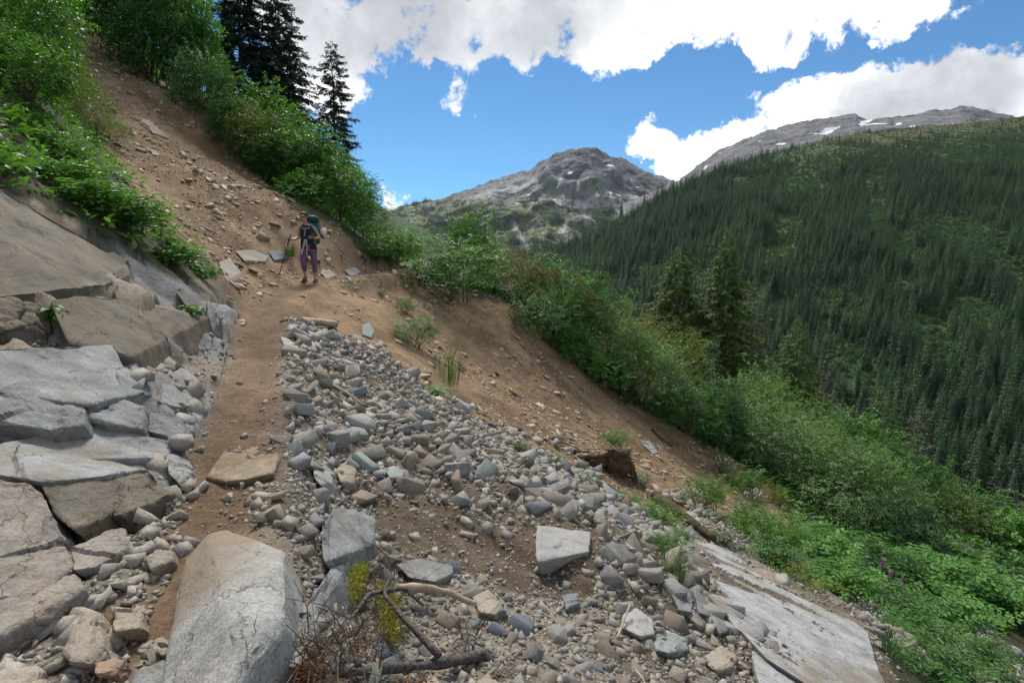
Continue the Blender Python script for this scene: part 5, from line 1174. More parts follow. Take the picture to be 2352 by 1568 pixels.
    for c in C[:11]:
        link('berries', e.children[3].data, e2, tuple(c))
    # ground cover on everything that is not bare
    rng = np.random.RandomState(31)
    def cover(n, poly, mat, name, size, arrs=None):
        xy = vis_xy(rng, n, poly); xy = xy[filt(xy, poly)]; z = height(xy); X, Y, d = proj(np.c_[xy, z]); m = ~inpoly(X, Y, R_SCAR) & ~inpoly(X, Y, R_DEBRIS) & ~inpoly(X, Y, R_ROCK); xy, z = xy[m], z[m]
        k = 6; pos = np.repeat(np.c_[xy, z], k, 0) + rng.normal(size=(len(xy) * k, 3)) * [.12, .12, .03] + [0, 0, .06]; ax = rdir(rng, len(pos)) * [1, 1, .3] + [0, 0, .45]
        L = size * rng.uniform(.6, 1.4, len(pos)); v, f = leaf_quads(pos, ax, np.tile([0, 0, 1.], (len(pos), 1)) + rng.normal(size=pos.shape) * .35, L, L * .5)
        tag(link(name, mesh_np(name, v, f, [mat])), kind='stuff'); print(name, len(f))
    cover(17000, [(950, 560), (1180, 640), (1500, 800), (2352, 1100), (2500, 1480), (2240, 1440), (2080, 1440), (1950, 1390), (1850, 1330), (1700, 1200), (1500, 960), (1180, 690), (950, 640)], G_ALDER, 'undergrowth', .2)
    cover(9000, [(-100, 0), (160, 0), (180, 200), (260, 380), (350, 500), (450, 600), (420, 640), (300, 570), (150, 500), (-100, 430)], G_BRIGHT, 'bank_herbs', .13)
    cover(12000, [(150, 0), (640, 200), (900, 520), (960, 600), (860, 600), (760, 480), (640, 430), (430, 220), (250, 90)], G_ALDER, 'shrub_floor', .2)
build_plants()

# single large leaves of the plants nearest the viewer
def leaf_mesh(name, lobes, mat):
    t = np.linspace(0, 1, 7); w = np.sin(np.pi * t ** .8) ** .9 * .32 * (1 + lobes * np.array([0, .2, -.15, .2, -.15, .15, 0])); z = -.22 * t ** 2
    V = np.vstack([np.c_[t, -w, z + .35 * w], np.c_[t, np.zeros(7), z], np.c_[t, w, z + .35 * w]]); Fq = [[k + 7 * j, k + 1 + 7 * j, k + 8 + 7 * j, k + 7 + 7 * j] for j in (0, 1) for k in range(6)]
    return mesh_np(name, V, np.array(Fq), [mat], True)
def big_leaves():
    rng = np.random.RandomState(6); ms = [leaf_mesh('leaf', l, m) for l in (0, .6, 1.0) for m in (G_BRIGHT, G_ALDER)]
    near = [o for o in bpy.data.objects if o.parent is None and o.type == 'EMPTY' and o.get('category') in ('shrub', 'plant') and 0 < (np.array(o.location) @ FWD) < 10.2 and proj(np.array([o.location]))[0][0] < 520]
    for e in near:
        d = np.array(e.location) @ FWD; n = 90 if e['category'] == 'shrub' else 60
        if e.scale[0] < .25: n = 24
        w = np.array(e.scale) * 2; to = -np.array(e.location); to /= np.linalg.norm(to); rm = np.array(Euler((0, 0, e.rotation_euler[2])).to_matrix())
        for k in range(n):
            v = unit(rng.normal(size=3) + to * 1.1 + [0, 0, .5]); p = v * [.5 * w[0], .5 * w[1], .55 * w[2]] * rng.uniform(.72, 1.0) + [0, 0, .38 * w[2]]; p[2] = max(p[2], .06)
            pl = (rm.T @ p) / np.array(e.scale); o = link('leaf', ms[rng.randint(6)], e, tuple(pl)); L = rng.uniform(.06, .12) * (1.15 if e['category'] == 'plant' else .9)
            o.scale = tuple(L / np.array(e.scale)); o.rotation_euler = (rng.normal() * .5, rng.uniform(-.1, .8), rng.uniform(0, 6.28))
    print('leaf plants', len(near))
big_leaves()

def conifer(name, label, cat, X, Ytop, Ybase, d, wpx, mat, seed, group=None, **kw):
    b = P(X, Ybase, d); g = gz(b[0], b[1]); top = P(X, Ytop, d); z0 = min(g, b[2]); h = top[2] - z0; r = wpx / 2 / F * d
    cr, tr = make_conifer(seed, h, r, kw.pop('nbr', int(h * 17)), mat, trunkr=kw.pop('trunkr', .012 * h + .03), **kw)
    e = empty(name, (b[0], b[1], z0)); link('crown', cr, e); link('trunk', tr, e); return tag(e, label, cat, group)
def build_conifers():
    T = 'tree'
    conifer('spruce', 'dark spruce cut off by the top of the picture, left one of the pair', T, 566, -190, 330, 34, 215, G_SPRUCE, 1, droop=.42, twig=.55, twn=48, top_pow=.6, nbr=380, wid=.24)
    conifer('spruce', 'dark spruce with its tip at the top of the picture, right one of the pair', T, 655, -35, 330, 35, 225, G_SPRUCE, 2, droop=.42, twig=.55, twn=48, top_pow=.55, nbr=350, wid=.24)
    conifer('spruce', 'lone ragged spruce with gaps between its branches, above the hiker', T, 778, 117, 520, 40, 150, G_SPRUCE, 3, droop=.35, twig=.6, twn=36, top_pow=.42, gap=.2, nbr=210, wid=.24)
    conifer('hemlock', 'tall pointed hemlock, larger of the pair beyond the slope shrubs', T, 1648, 528, 960, 38, 350, G_FIR, 4, droop=.5, twig=.62, twn=60, top_pow=.9, wid=.27, nbr=330)
    conifer('hemlock', 'drooping-topped hemlock left of the tall pointed one', T, 1545, 568, 930, 41, 320, G_FIR, 5, droop=.55, twig=.62, twn=56, top_pow=.72, tip_nod=4, wid=.27, nbr=300)
    conifer('lichen_tree', 'grey lichen-hung half-dead tree right behind the tall hemlock', T, 1715, 640, 980, 46, 170, G_DEADFIR, 6, droop=.5, twig=.5, twn=30, top_pow=.5, gap=.15, wid=.18)
    conifer('young_fir', 'young blue-green fir with a bare lower stem in front of the hemlocks', T, 1634, 770, 940, 23, 75, G_YOUNGFIR, 7, droop=.1, start=.4, twig=.3, twn=16, top_pow=.6, gap=.2, nbr=70, trunkr=.05)
    conifer('hemlock', 'mossy hemlock with a stepped top in the middle of the right thicket', T, 1815, 720, 1040, 46, 270, G_FIR, 8, droop=.55, twig=.58, twn=46, top_pow=.75, gap=.1, wid=.26, nbr=260)
    conifer('hemlock', 'thin hemlock with a nodding tip right of the mossy stepped one', T, 1893, 765, 1060, 48, 190, G_DEADFIR, 9, droop=.6, twig=.5, twn=14, top_pow=.6, gap=.3, tip_nod=5)
    conifer('hemlock', 'shaggy hemlock low behind the rounded willow', T, 2005, 880, 1150, 42, 230, G_FIR, 10, droop=.5, wid=.2, twig=.5, twn=36, top_pow=.6, gap=.1)
    conifer('hemlock', 'lichen-grey hemlock right of the shaggy one', T, 2095, 905, 1160, 44, 160, G_DEADFIR, 11, droop=.5, twig=.5, twn=18, top_pow=.5, gap=.15)
    conifer('hemlock', 'dark hemlock spreading left of the paired conifers', T, 1480, 735, 880, 44, 150, G_FIR, 12, droop=.4, wid=.2, twig=.5, twn=38, top_pow=.5)
    conifer('snag', 'bare grey dead conifer standing above the lower right thicket', T, 2205, 1085, 1230, 33, 60, G_DEADFIR, 13, droop=.4, twig=.3, twn=9, top_pow=.4, gap=.2, nbr=60, trunkr=.12)
    conifer('snag', 'pale lichen-covered dead conifer right of the bare snag', T, 2272, 1062, 1240, 33, 80, G_DEADFIR, 14, droop=.45, twig=.4, twn=12, top_pow=.5, gap=.15, nbr=80, trunkr=.12)
    conifer('fir', 'green fir behind the leaning trunk at the right frame edge', T, 2345, 1090, 1330, 27, 130, G_FIR, 15, droop=.4, twig=.4, twn=20, top_pow=.6)
    conifer('fir', 'small dark fir between the two grey snags', T, 2240, 1135, 1260, 30, 70, G_YOUNGFIR, 16, droop=.3, twig=.35, twn=18, top_pow=.8)
    # broken and leaning trunks
    for lb, pts, r0, r1 in [('broken grey trunk standing among the shrubs at the lower right', [(2304, 1310), (2303, 1250), (2302, 1195)], .16, .12), ('curved leaning trunk at the right frame edge', [(2300, 1345), (2330, 1300), (2338, 1220), (2333, 1130), (2330, 1080)], .13, .05)]:
        q = np.array([P(x, y, 23) for x, y in pts]); c = q[0].copy(); c[2] = gz(c[0], c[1]); q[0] = c + [0, 0, -.1]
        q = _resamp(q, 14) - c; e = empty('broken_tree', tuple(c)); link('trunk', Acc().add(*tube(q, r0, r1, 9)).mesh('trunk', [M_BARK if r0 < .15 else M_GREYWOOD], True), e)
        st = Acc(); rng = np.random.RandomState(3)
        for k in range(4):
            p = q[5 + 2 * k]; st.add(*tube(np.array([p, p + [rng.normal() * .2, rng.normal() * .2, .1], p + [rng.normal() * .5, rng.normal() * .3, .1]]), .02, .006, 4))
        link('branch_stubs', st.mesh('branch_stubs', [M_GREYWOOD]), e); tag(e, lb, 'tree trunk')
build_conifers()

# ------------------------------------------------------------------ the forest across the valley
def far_tree(seed, h, r, n, mat, sk=.25):
    rng = np.random.RandomState(seed); Vt, Ft = tube(np.array([[0, 0, -2.0], [0, 0, h * .5], [0, 0, h * .98]]), .2, .04, 4)
    t = sk * .5 + (1 - sk * .5) * rng.rand(n) ** .9; t = (np.round(t * 15 + rng.normal(size=n) * .16)) / 15; t = np.clip(t, .01, 1); az = rng.uniform(0, 6.283, n); L = r * (1.04 - t) ** .95 * rng.uniform(.6, 1.15, n) + .25
    e = np.c_[np.cos(az), np.sin(az), np.zeros(n)]; p = np.c_[np.zeros(n), np.zeros(n), t * h]; P_, A_, L_ = [], [], []
    for k in range(3):
        o = e * (L * (.05 + .3 * k))[:, None] - np.c_[np.zeros(n), np.zeros(n), L * (.02 + .075 * k * k)]
        P_.append(p + o); A_.append(e + rng.normal(size=(n, 3)) * [.45, .45, .12] - [0, 0, .12 + .12 * k]); L_.append(L * (.48 - .06 * k))
    L = np.concatenate(L_); v, f = leaf_quads(np.vstack(P_), np.vstack(A_), np.tile([0, 0, 1.], (3 * n, 1)) + rng.normal(size=(3 * n, 3)) * .35, L, L * .5, .12)
    v2, f2 = leaf_quads(np.array([[0, 0, h * .9]] * 3), np.array([[.12, 0, 1], [-.1, .1, 1], [0, -.12, 1]]), rdir(rng, 3), h * .10, .35)
    V = np.vstack([Vt, v, v2]); Fa = np.vstack([Ft, f + len(Vt), f2 + len(Vt) + len(v)]); mi = np.r_[np.zeros(len(Ft)), np.ones(len(f) + len(f2))]
    return mesh_np('conifer', V, Fa, [M_BARK, mat], mi=mi)
def far_bush(seed):
    rng = np.random.RandomState(seed); n = 90; v = rdir(rng, n); v[:, 2] = np.abs(v[:, 2]); p = v * [2.2, 2.2, 1.6]
    q, f = leaf_quads(p, v + rng.normal(size=(n, 3)) * .6, v + rng.normal(size=(n, 3)) * .5, 1.2, .8); return mesh_np('bush', q, f, [G_FORESTL])
def gn_scatter(name, P_, S_, Z_, objs, seed):
    """one object: points that carry copies of a few trees"""
    me = bpy.data.meshes.new(name); me.vertices.add(len(P_)); me.vertices.foreach_set('co', np.asarray(P_, np.float32).ravel())
    for nm, dt in (('size', S_), ('turn', Z_)):
        a = me.attributes.new(nm, 'FLOAT', 'POINT'); a.data.foreach_set('value', np.asarray(dt, np.float32))
    o = link(name, me); ng = bpy.data.node_groups.new(name, 'GeometryNodeTree')
    ng.interface.new_socket('Geometry', in_out='INPUT', socket_type='NodeSocketGeometry'); ng.interface.new_socket('Geometry', in_out='OUTPUT', socket_type='NodeSocketGeometry')
    nd = ng.nodes; gi = nd.new('NodeGroupInput'); go = nd.new('NodeGroupOutput'); join = nd.new('GeometryNodeJoinGeometry')
    def attr(n_):
        x = nd.new('GeometryNodeInputNamedAttribute'); x.data_type = 'FLOAT'; x.inputs[0].default_value = n_; return x.outputs[0]
    cx = nd.new('ShaderNodeCombineXYZ'); ng.links.new(attr('turn'), cx.inputs[2]); sz = attr('size')
    ri = nd.new('FunctionNodeRandomValue'); ri.data_type = 'INT'; ri.inputs[4].default_value = 0; ri.inputs[5].default_value = len(objs) - 1; ri.inputs[8].default_value = seed
    for k, ob in enumerate(objs):
        oi = nd.new('GeometryNodeObjectInfo'); oi.inputs[0].default_value = ob; oi.transform_space = 'ORIGINAL'; oi.inputs[1].default_value = True
        sel = nd.new('FunctionNodeCompare'); sel.data_type = 'INT'; sel.operation = 'EQUAL'; ng.links.new(ri.outputs[2], sel.inputs[2]); sel.inputs[3].default_value = k
        ip = nd.new('GeometryNodeInstanceOnPoints'); ng.links.new(gi.outputs[0], ip.inputs[0]); ng.links.new(sel.outputs[0], ip.inputs[1]); ng.links.new(oi.outputs['Geometry'], ip.inputs[2])
        re = nd.new('FunctionNodeEulerToRotation'); ng.links.new(cx.outputs[0], re.inputs[0]); ng.links.new(re.outputs[0], ip.inputs[5]); ng.links.new(sz, ip.inputs[6]); ng.links.new(ip.outputs[0], join.inputs[0])
    ng.links.new(join.outputs[0], go.inputs[0]); md = o.modifiers.new('trees', 'NODES'); md.node_group = ng
    return tag(o, kind='stuff')
def build_forest():
    rng = np.random.RandomState(8); nt, nx = FS.shape[:2]
    A = np.linalg.norm(np.cross(FS[1:, :-1] - FS[:-1, :-1], FS[:-1, 1:] - FS[:-1, :-1]), axis=-1); w = (A / A.sum()).ravel()
    def sample(n):
        c = rng.choice(len(w), n, p=w); i, j = c // (nx - 1), c % (nx - 1); a, b = rng.rand(n, 1), rng.rand(n, 1)
        p = FS[i, j] * (1 - a) * (1 - b) + FS[i + 1, j] * a * (1 - b) + FS[i, j + 1] * (1 - a) * b + FS[i + 1, j + 1] * a * b
        return p, (i + a[:, 0]) / nt, np.interp(j + b[:, 0], np.arange(nx), FSX)
    p, t, Xc = sample(60000); n = fbm(p * .010, 3, 700) + .45 * fbm(p * .035, 2, 701)
    X, Y, d = proj(p)
    open_ = blobmask(X, Y, [(1960, 850, 150, 90, 60), (2060, 880, 90, 50, 40), (1930, 700, 90, 60, 30), (2250, 560, 170, 60, 20), (1800, 560, 60, 110, 20), (2350, 650, 120, 60, 20), (2010, 470, 40, 120, -8), (2240, 720, 120, 50, 40), (1620, 600, 60, 90, 20), (1480, 640, 50, 60, 20), (2080, 620, 80, 120, 10), (1700, 720, 60, 80, 10), (2150, 800, 60, 120, -30), (1850, 430, 90, 50, 10)])
    dens = .72 + 1.0 * n - .75 * sstep(.1, .6, open_)
    hi = sstep(.5, .78, t + .1 * n) * sstep(1650, 1950, Xc); dens = dens * (1 - .9 * hi) + hi * .35 * (fbm(p * .02, 2, 705) - .12)
    dens += .5 * (sstep(.8, 1, t) * (Xc < 1700))
    m = rng.rand(len(p)) < np.clip(dens, 0, 1); p, t, Xc, X, Y, d = p[m], t[m], Xc[m], X[m], Y[m], d[m]
    size = (.32 + .75 * rng.rand(len(p)) ** 1.3) * (1 - .45 * sstep(.55, .95, t) * sstep(1500, 1900, Xc)) * np.where(rng.rand(len(p)) < .10, 1.3, 1)
    px = 22 * size / np.maximum(d, 1) * F; vis = (X > -20) & (X < VW + 20) & (Y > 0) & (Y < 1250)
    # those showing largest stand as trees of their own
    hid = Y > np.interp(X, [1000, 1180, 1400, 1700, 2000, 2352], [560, 620, 740, 930, 1040, 1120])
    order = np.argsort(-np.where(vis & ~hid, px, 0)); big = order[:290]; rest = order[290:]
    protos_ = [far_tree(40 + k, [22, 24, 19, 26, 21][k], [3.6, 4.6, 4.2, 4.0, 4.8][k], 260, G_FOREST, [.25, .1, .05, .35, .15][k]) for k in range(5)]; objs = []
    for q, i in enumerate(big):
        o = link('conifer', protos_[q % 5], loc=tuple(p[i])); s = size[i]; o.scale = (s, s, s * rng.uniform(.9, 1.15)); o.rotation_euler = (0, 0, rng.uniform(0, 6.28))
        zn = 'above the willows at the right frame edge' if X[i] > 2180 else 'right of the shaggy hemlocks' if X[i] > 1950 else 'behind the stepped hemlock' if X[i] > 1720 else 'behind the paired hemlocks' if X[i] > 1420 else 'above the berry bush'
        tag(o, 'dark conifer on the far slope ' + zn, 'tree', 'far slope conifers ' + zn); objs.append(o)
    gn_scatter('forest', p[rest], size[rest], rng.uniform(0, 6.28, len(rest)), objs[:5], 3); print('forest', len(rest))
    # scrub between the trees
    b, t, Xc = sample(42000); bo = link('scrub_bush', far_bush(1), loc=tuple(b[0])); tag(bo, 'light green scrub bush on the forested slope across the valley', 'bush')
    gn_scatter('scrub', b[1:], rng.uniform(.4, 1.2, len(b) - 1) * (1 - .6 * sstep(.7, .95, t[1:])), rng.uniform(0, 6.28, len(b) - 1), [bo], 5)
    # trees on the shoulder of the far mountain and along its left crest
    p = MT.reshape(-1, 3)[rng.randint(0, MT.shape[0] * MT.shape[1], 26000)]; p = p + rng.normal(size=p.shape) * [5, 5, 0]; X, Y, d = proj(p)
    n = fbm(p * .02, 4, 322); m = (rng.rand(len(p)) < 1.4 * sstep(-.05, .2, n)) & (Y > 450 + 30 * n) & (rng.rand(len(p)) < sstep(440, 520, Y)) & (rng.rand(len(p)) < 1 - .9 * sstep(1380, 1500, X)); p = p[m]
    k = rng.uniform(885, 985, 70); c = interp_line([(885, 492, 2795), (945, 471, 2840), (985, 462, 2880)], k); q = np.array([P(x, a[0] + 2, a[1] - 6) for x, a in zip(k, c)]); p = np.vstack([p, q]); sz = np.r_[rng.uniform(.5, 1.0, len(p) - 70), rng.uniform(.7, 1.5, 70)]
    gn_scatter('mountain_wood', p, sz, rng.uniform(0, 6.28, len(p)), objs[:3], 9)
build_forest()
# ------------------------------------------------------------------ dead wood
def wood(name, label, cat, pts, r0, r1, mat, branches=(), k=8, knob=.0, lift=.03, part='trunk'):
    """a log, stick or stem through surveyed places (X, Y, height above the ground)"""
    q = np.array([hit(x, y, 0) + [0, 0, h] for x, y, h in pts]); c = q[0].copy(); n = max(12, len(q) * 6); q = _resamp(q, n) - c
    for _ in range(2): q[1:-1] = (q[:-2] + 2 * q[1:-1] + q[2:]) / 4
    rng = np.random.RandomState(int(abs(pts[0][0])) + 1); rr = np.linspace(r0, r1, n) * (1 + knob * vnoise(np.c_[np.linspace(0, 9, n), np.zeros(n), np.zeros(n)], 5))
    e = empty(name, tuple(c)); v, f = tube(q, rr, 0, k)
    v = v + .18 * r0 * np.stack([vnoise(v * 9 + 7 * j, 40 + j) for j in range(3)], -1) * (1 if k > 5 else .4)
    link(part, mesh_np(part, v, f, [mat], True), e)
    for bpts, a, b in branches:
        w = np.array([hit(x, y, 0) + [0, 0, h] for x, y, h in bpts]) - c; w = _resamp(w, 10); v, f = tube(w, a, b, 5); link('branch', mesh_np('branch', v, f, [mat], True), e)
    return tag(e, label, cat)
def build_wood():
    wood('log', 'short weathered brown log lying at the top of the rubble beside the trail', 'log', [(690, 748, .08), (735, 752, .10), (775, 755, .08)], .075, .065, M_PALEWOOD, knob=.15)
    wood('stick', 'pale peeled stick with an orange broken end, lying across the grey rubble', 'stick', [(905, 1382, .10), (960, 1392, .12), (1020, 1400, .13), (1095, 1420, .10)], .030, .016, M_PALEWOOD, knob=.3)
    wood('log', 'long dark lying log on the stony slope below the root wad', 'log', [(1500, 1145, .08), (1570, 1195, .10), (1640, 1250, .08)], .085, .05, M_ROOT, knob=.2)
    wood('stick', 'thin bent stick between rubble and brown slope by the bushy clump', 'stick', [(905, 765, .06), (940, 780, .10), (965, 800, .05)], .022, .010, M_PALEWOOD)
    wood('stick', 'thin broken stick lying in the rubble below the top stones', 'stick', [(760, 900, .10), (800, 925, .12), (835, 945, .08)], .018, .009, M_PALEWOOD)
    wood('stick', 'dark root lying on the lower right of the brown slope', 'stick', [(1498, 992, .08), (1520, 1015, .10), (1545, 1030, .06)], .05, .02, M_ROOT, [([(1530, 1020, .08), (1560, 1028, .1)], .02, .01)])
    wood('stick', 'short dark branch stub lying on the slope above the gravel crest', 'stick', [(1172, 990, .05), (1195, 1000, .08), (1218, 1010, .05)], .05, .02, M_ROOT)
    wood('stick', 'upright little stick leaning among the stones right of the earth bank', 'stick', [(1418, 1480, .05), (1430, 1460, .10), (1445, 1435, .16)], .010, .007, M_PALEWOOD)
    wood('stick', 'thin grey twig among the stones low in the middle', 'stick', [(1460, 1560, .06), (1475, 1590, .09), (1490, 1620, .06)], .007, .004, M_GREYWOOD)
    # root wad
    c = hit(1405, 1085); d = c @ FWD; u = d / F; e = empty('root_wad', tuple(c)); rng = np.random.RandomState(12)
    def L(x, y, dy=0): return np.array([(x - 1405) * u, dy, (1085 - y) * u])
    v = rdir(rng, 500); bm = bmesh.new(); bmesh.ops.create_icosphere(bm, subdivisions=3, radius=1); co = np.array([q.co[:] for q in bm.verts])
    co = co * np.array([30, 22, 34]) * u * (1 + .45 * fbm(co * 2.2, 3, 9) + .25 * (ridged(co * [6, 6, 1.5], 2, 5) - .5))[:, None] + L(1418, 1065)
    for q, x in zip(bm.verts, co): q.co = x
    me = bpy.data.meshes.new('root_ball'); bm.to_mesh(me); bm.free(); me.materials.append(M_ROOT); link('root_ball', me, e)
    for pts, a, b in [([(1440, 1040), (1425, 1035), (1380, 1045), (1330, 1050), (1300, 1042)], 9, 4), ([(1440, 1040), (1400, 1058), (1350, 1062), (1310, 1058)], 10, 5), ([(1435, 1045), (1452, 1080), (1462, 1115)], 12, 6), ([(1350, 1055), (1385, 1085), (1405, 1100)], 6, 4),
                      ([(1330, 1050), (1315, 1036), (1350, 1034)], 4, 2), ([(1400, 1090), (1440, 1115), (1465, 1120)], 8, 4), ([(1425, 1040), (1405, 1028), (1390, 1030)], 5, 2)]:
        q = _resamp(np.array([L(x, y, rng.normal() * 6 * u) for x, y in pts]), 12); q += rng.normal(size=q.shape) * 1.2 * u; v, f = tube(q, a * u, b * u, 6); link('root', mesh_np('root', v, f, [M_ROOT], True), e)
    st = Acc()
    for k in range(70):
        p = np.array([rng.normal() * 22, rng.normal() * 12, rng.normal() * 18]) * u + L(1400, 1062); q = p + rng.normal(size=3) * [26 * u, 14 * u, 10 * u]; m = (p + q) / 2 + rng.normal(size=3) * 6 * u; st.add(*tube(np.array([p, m, q]), 1.3 * u, .4 * u, 3))
    rt = st.mesh('rootlets', [M_ROOT]); tag(link('rootlets', rt, e), kind='stuff'); tag(e, 'dark brown uprooted stump with twisted roots on the slope edge', 'root wad')
    # the fallen dead conifer top in the middle foreground
    e = wood('dead_tree', 'dead fallen conifer top with rough bark and bare twigs across the bottom of the picture', 'dead tree', [(800, 1570, .05), (930, 1566, .08), (1020, 1556, .08), (1120, 1515, .04)], .020, .027, M_DEADBARK,
             [([(1010, 1565, .14), (930, 1500, .2), (880, 1440, .22), (900, 1420, .25)], .020, .010), ([(880, 1440, .22), (850, 1440, .2), (810, 1470, .12)], .015, .008), ([(1060, 1535, .05), (1075, 1490, .08), (1070, 1450, .08)], .010, .005),
              ([(880, 1440, .22), (930, 1430, .22), (975, 1450, .16)], .016, .007)], knob=.35)
    rng = np.random.RandomState(44); base = np.array(e.location); st = Acc(); anchors = [(865, 1330), (850, 1380), (870, 1290), (900, 1360), (800, 1480), (760, 1500), (720, 1520), (840, 1440), (700, 1540), (850, 1500), (900, 1440), (760, 1450), (1060, 1460), (820, 1540), (690, 1560), (650, 1590)]
    for X, Y in anchors:
        c = hit(X, Y) - base; c = c + ray(X, Y) * -.12
        for k in range(17):
            a = c + rng.normal(size=3) * .05; dr = rdir(rng, 1)[0]; l = rng.uniform(.08, .24); m = a + dr * l * .5 + rng.normal(size=3) * .02; b = m + (dr + rng.normal(size=3) * .5) * l * .5; st.add(*tube(np.array([a, m, b]), .0035, .0012, 3))
            for _ in range(2): w = rng.rand(); p = a * (1 - w) + b * w; st.add(*tube(np.array([p, p + rdir(rng, 1)[0] * l * .35]), .0018, .0008, 3))
    tag(link('twigs', st.mesh('twigs', [M_DEADTWIG]), e), kind='stuff')
    def spray(name, label, path, mat, parent=None, wid=.05, n=900):
        q = np.array([hit(x, y) - ray(x, y) * h for x, y, h in path]); c = q[0].copy(); q = _resamp(q, 60) - c; rng = np.random.RandomState(n); t = rng.randint(0, 60, n); p = q[t] + rng.normal(size=(n, 3)) * wid * .45
        ax = rdir(rng, n) + [0, -.2, -.25]; v, f = leaf_quads(p, ax, rdir(rng, n), rng.uniform(.018, .045, n), .006); o = mesh_np('needles', v, f, [mat])
        ee = empty(name, tuple(c)) if parent is None else parent
        link('needles', o, ee, None if parent is None else tuple(c - np.array(parent.location)))
        if parent is None: link('stem', Acc().add(*tube(q[::4], .006, .003, 4)).mesh('stem', [M_DEADTWIG]), ee); tag(ee, label, 'twig')
    spray('fir_spray', 'bright yellow-green dying fir spray hanging beside the pale stick', [(872, 1350, .25), (900, 1385, .3), (890, 1420, .28), (905, 1465, .22)], G_YELLOWFIR, wid=.06, n=1500)
    spray('fir_spray', 'smaller olive-yellow fir spray above the dead twigs left of the flat grey rock', [(835, 1300, .25), (815, 1330, .28), (820, 1375, .24)], G_YELLOWFIR, wid=.04, n=900)
    spray('', '', [(720, 1520, .16), (690, 1560, .12)], G_REDDEAD, e, .06, 260); spray('', '', [(800, 1480, .16), (850, 1500, .16)], G_REDDEAD, e, .06, 200); spray('', '', [(980, 1570, .22), (930, 1580, .2)], G_REDDEAD, e, .05, 160)
G_YELLOWFIR = leaf_mat('yellow_needle', [(0.13, 0.16, 0.018), (0.24, 0.26, 0.025), (0.34, 0.26, 0.035)], trans=.25)
G_REDDEAD = leaf_mat('rust_needle', [(0.12, 0.055, 0.025), (0.22, 0.095, 0.03), (0.16, 0.08, 0.04)], trans=.15)

build_wood()
# ------------------------------------------------------------------ the hiker
def skin_obj(name, chains, mat, parent, sub=2, smooth=True):
    """chains: lists of (point, radius_x, radius_y); a chain starting with ('@', c, i) hangs on vertex i of chain c"""
    vs, rs, es, ids = [], [], [], []
    for ch in chains:
        my = []; prev = None
        for q in ch:
            if isinstance(q[0], str): prev = ids[q[1]][q[2]]; my.append(prev); continue
            vs.append(q[0]); rs.append((q[1], q[2] if len(q) > 2 else q[1])); k = len(vs) - 1
            if prev is not None: es.append((prev, k))
            prev = k; my.append(k)
        ids.append(my)
    me = bpy.data.meshes.new(name); me.from_pydata([tuple(v) for v in vs], es, []); me.materials.append(mat)
    o = link(name, me, parent); sk = o.modifiers.new('skin', 'SKIN'); sk.use_smooth_shade = smooth
    for i, r in enumerate(rs): me.skin_vertices[0].data[i].radius = r
    me.skin_vertices[0].data[0].use_root = True
    sb = o.modifiers.new('sub', 'SUBSURF'); sb.levels = sub; sb.render_levels = sub
    return o
def lathe_like(name, rings, mat, parent, seg=14, smooth=True):
    """closed body through elliptic rings (centre, rx, ry)"""
    th = np.linspace(0, 2 * np.pi, seg, endpoint=False); V = []
    for c, rx, ry in rings: V.append(np.array(c) + np.c_[np.cos(th) * rx, np.sin(th) * ry, np.zeros(seg)])
    n = len(rings); V = np.vstack(V + [np.array([rings[0][0]]), np.array([rings[-1][0]])]); i = np.arange(n * seg).reshape(n, seg); j = np.roll(i, -1, 1)
    T = [np.stack([i[:-1], j[:-1], j[1:]], -1).reshape(-1, 3), np.stack([i[:-1], j[1:], i[1:]], -1).reshape(-1, 3), np.stack([j[0], i[0], np.full(seg, n * seg)], -1), np.stack([i[-1], j[-1], np.full(seg, n * seg + 1)], -1)]
    return link(name, mesh_np(name, V, np.vstack(T), [mat], smooth), parent)
def strap(name, pts, w, th, mat, parent, side=(1, 0, 0)):
    q = _resamp(np.array(pts, float), 12); t = unit(np.gradient(q, axis=0)); sd = unit(np.broadcast_to(np.array(side, float), q.shape) - t * (t @ np.array(side, float))[:, None]); nr = np.cross(t, sd)
    V = np.stack([q - sd * w / 2 - nr * th / 2, q + sd * w / 2 - nr * th / 2, q + sd * w / 2 + nr * th / 2, q - sd * w / 2 + nr * th / 2], 1).reshape(-1, 3); i = np.arange(48).reshape(12, 4); j = np.roll(i, -1, 1)
    Fq = np.stack([i[:-1], j[:-1], j[1:], i[1:]], -1).reshape(-1, 4); Fq = np.vstack([Fq, [[3, 2, 1, 0]], [[44, 45, 46, 47]]])
    return link(name, mesh_np(name, V, Fq, [mat]), parent)
def ball(name, c, r, mat, parent, rot=None, sub=2):
    bm = bmesh.new(); bmesh.ops.create_icosphere(bm, subdivisions=sub, radius=1)
    for v in bm.verts: v.co = Vector((v.co.x * r[0], v.co.y * r[1], v.co.z * r[2]))
    if rot: bmesh.ops.rotate(bm, verts=bm.verts, matrix=Euler(rot).to_matrix())
    for v in bm.verts: v.co += Vector(c)
    me = bpy.data.meshes.new(name); bm.to_mesh(me); bm.free(); me.materials.append(mat); me.polygons.foreach_set('use_smooth', np.ones(len(me.polygons), bool)); return link(name, me, parent)
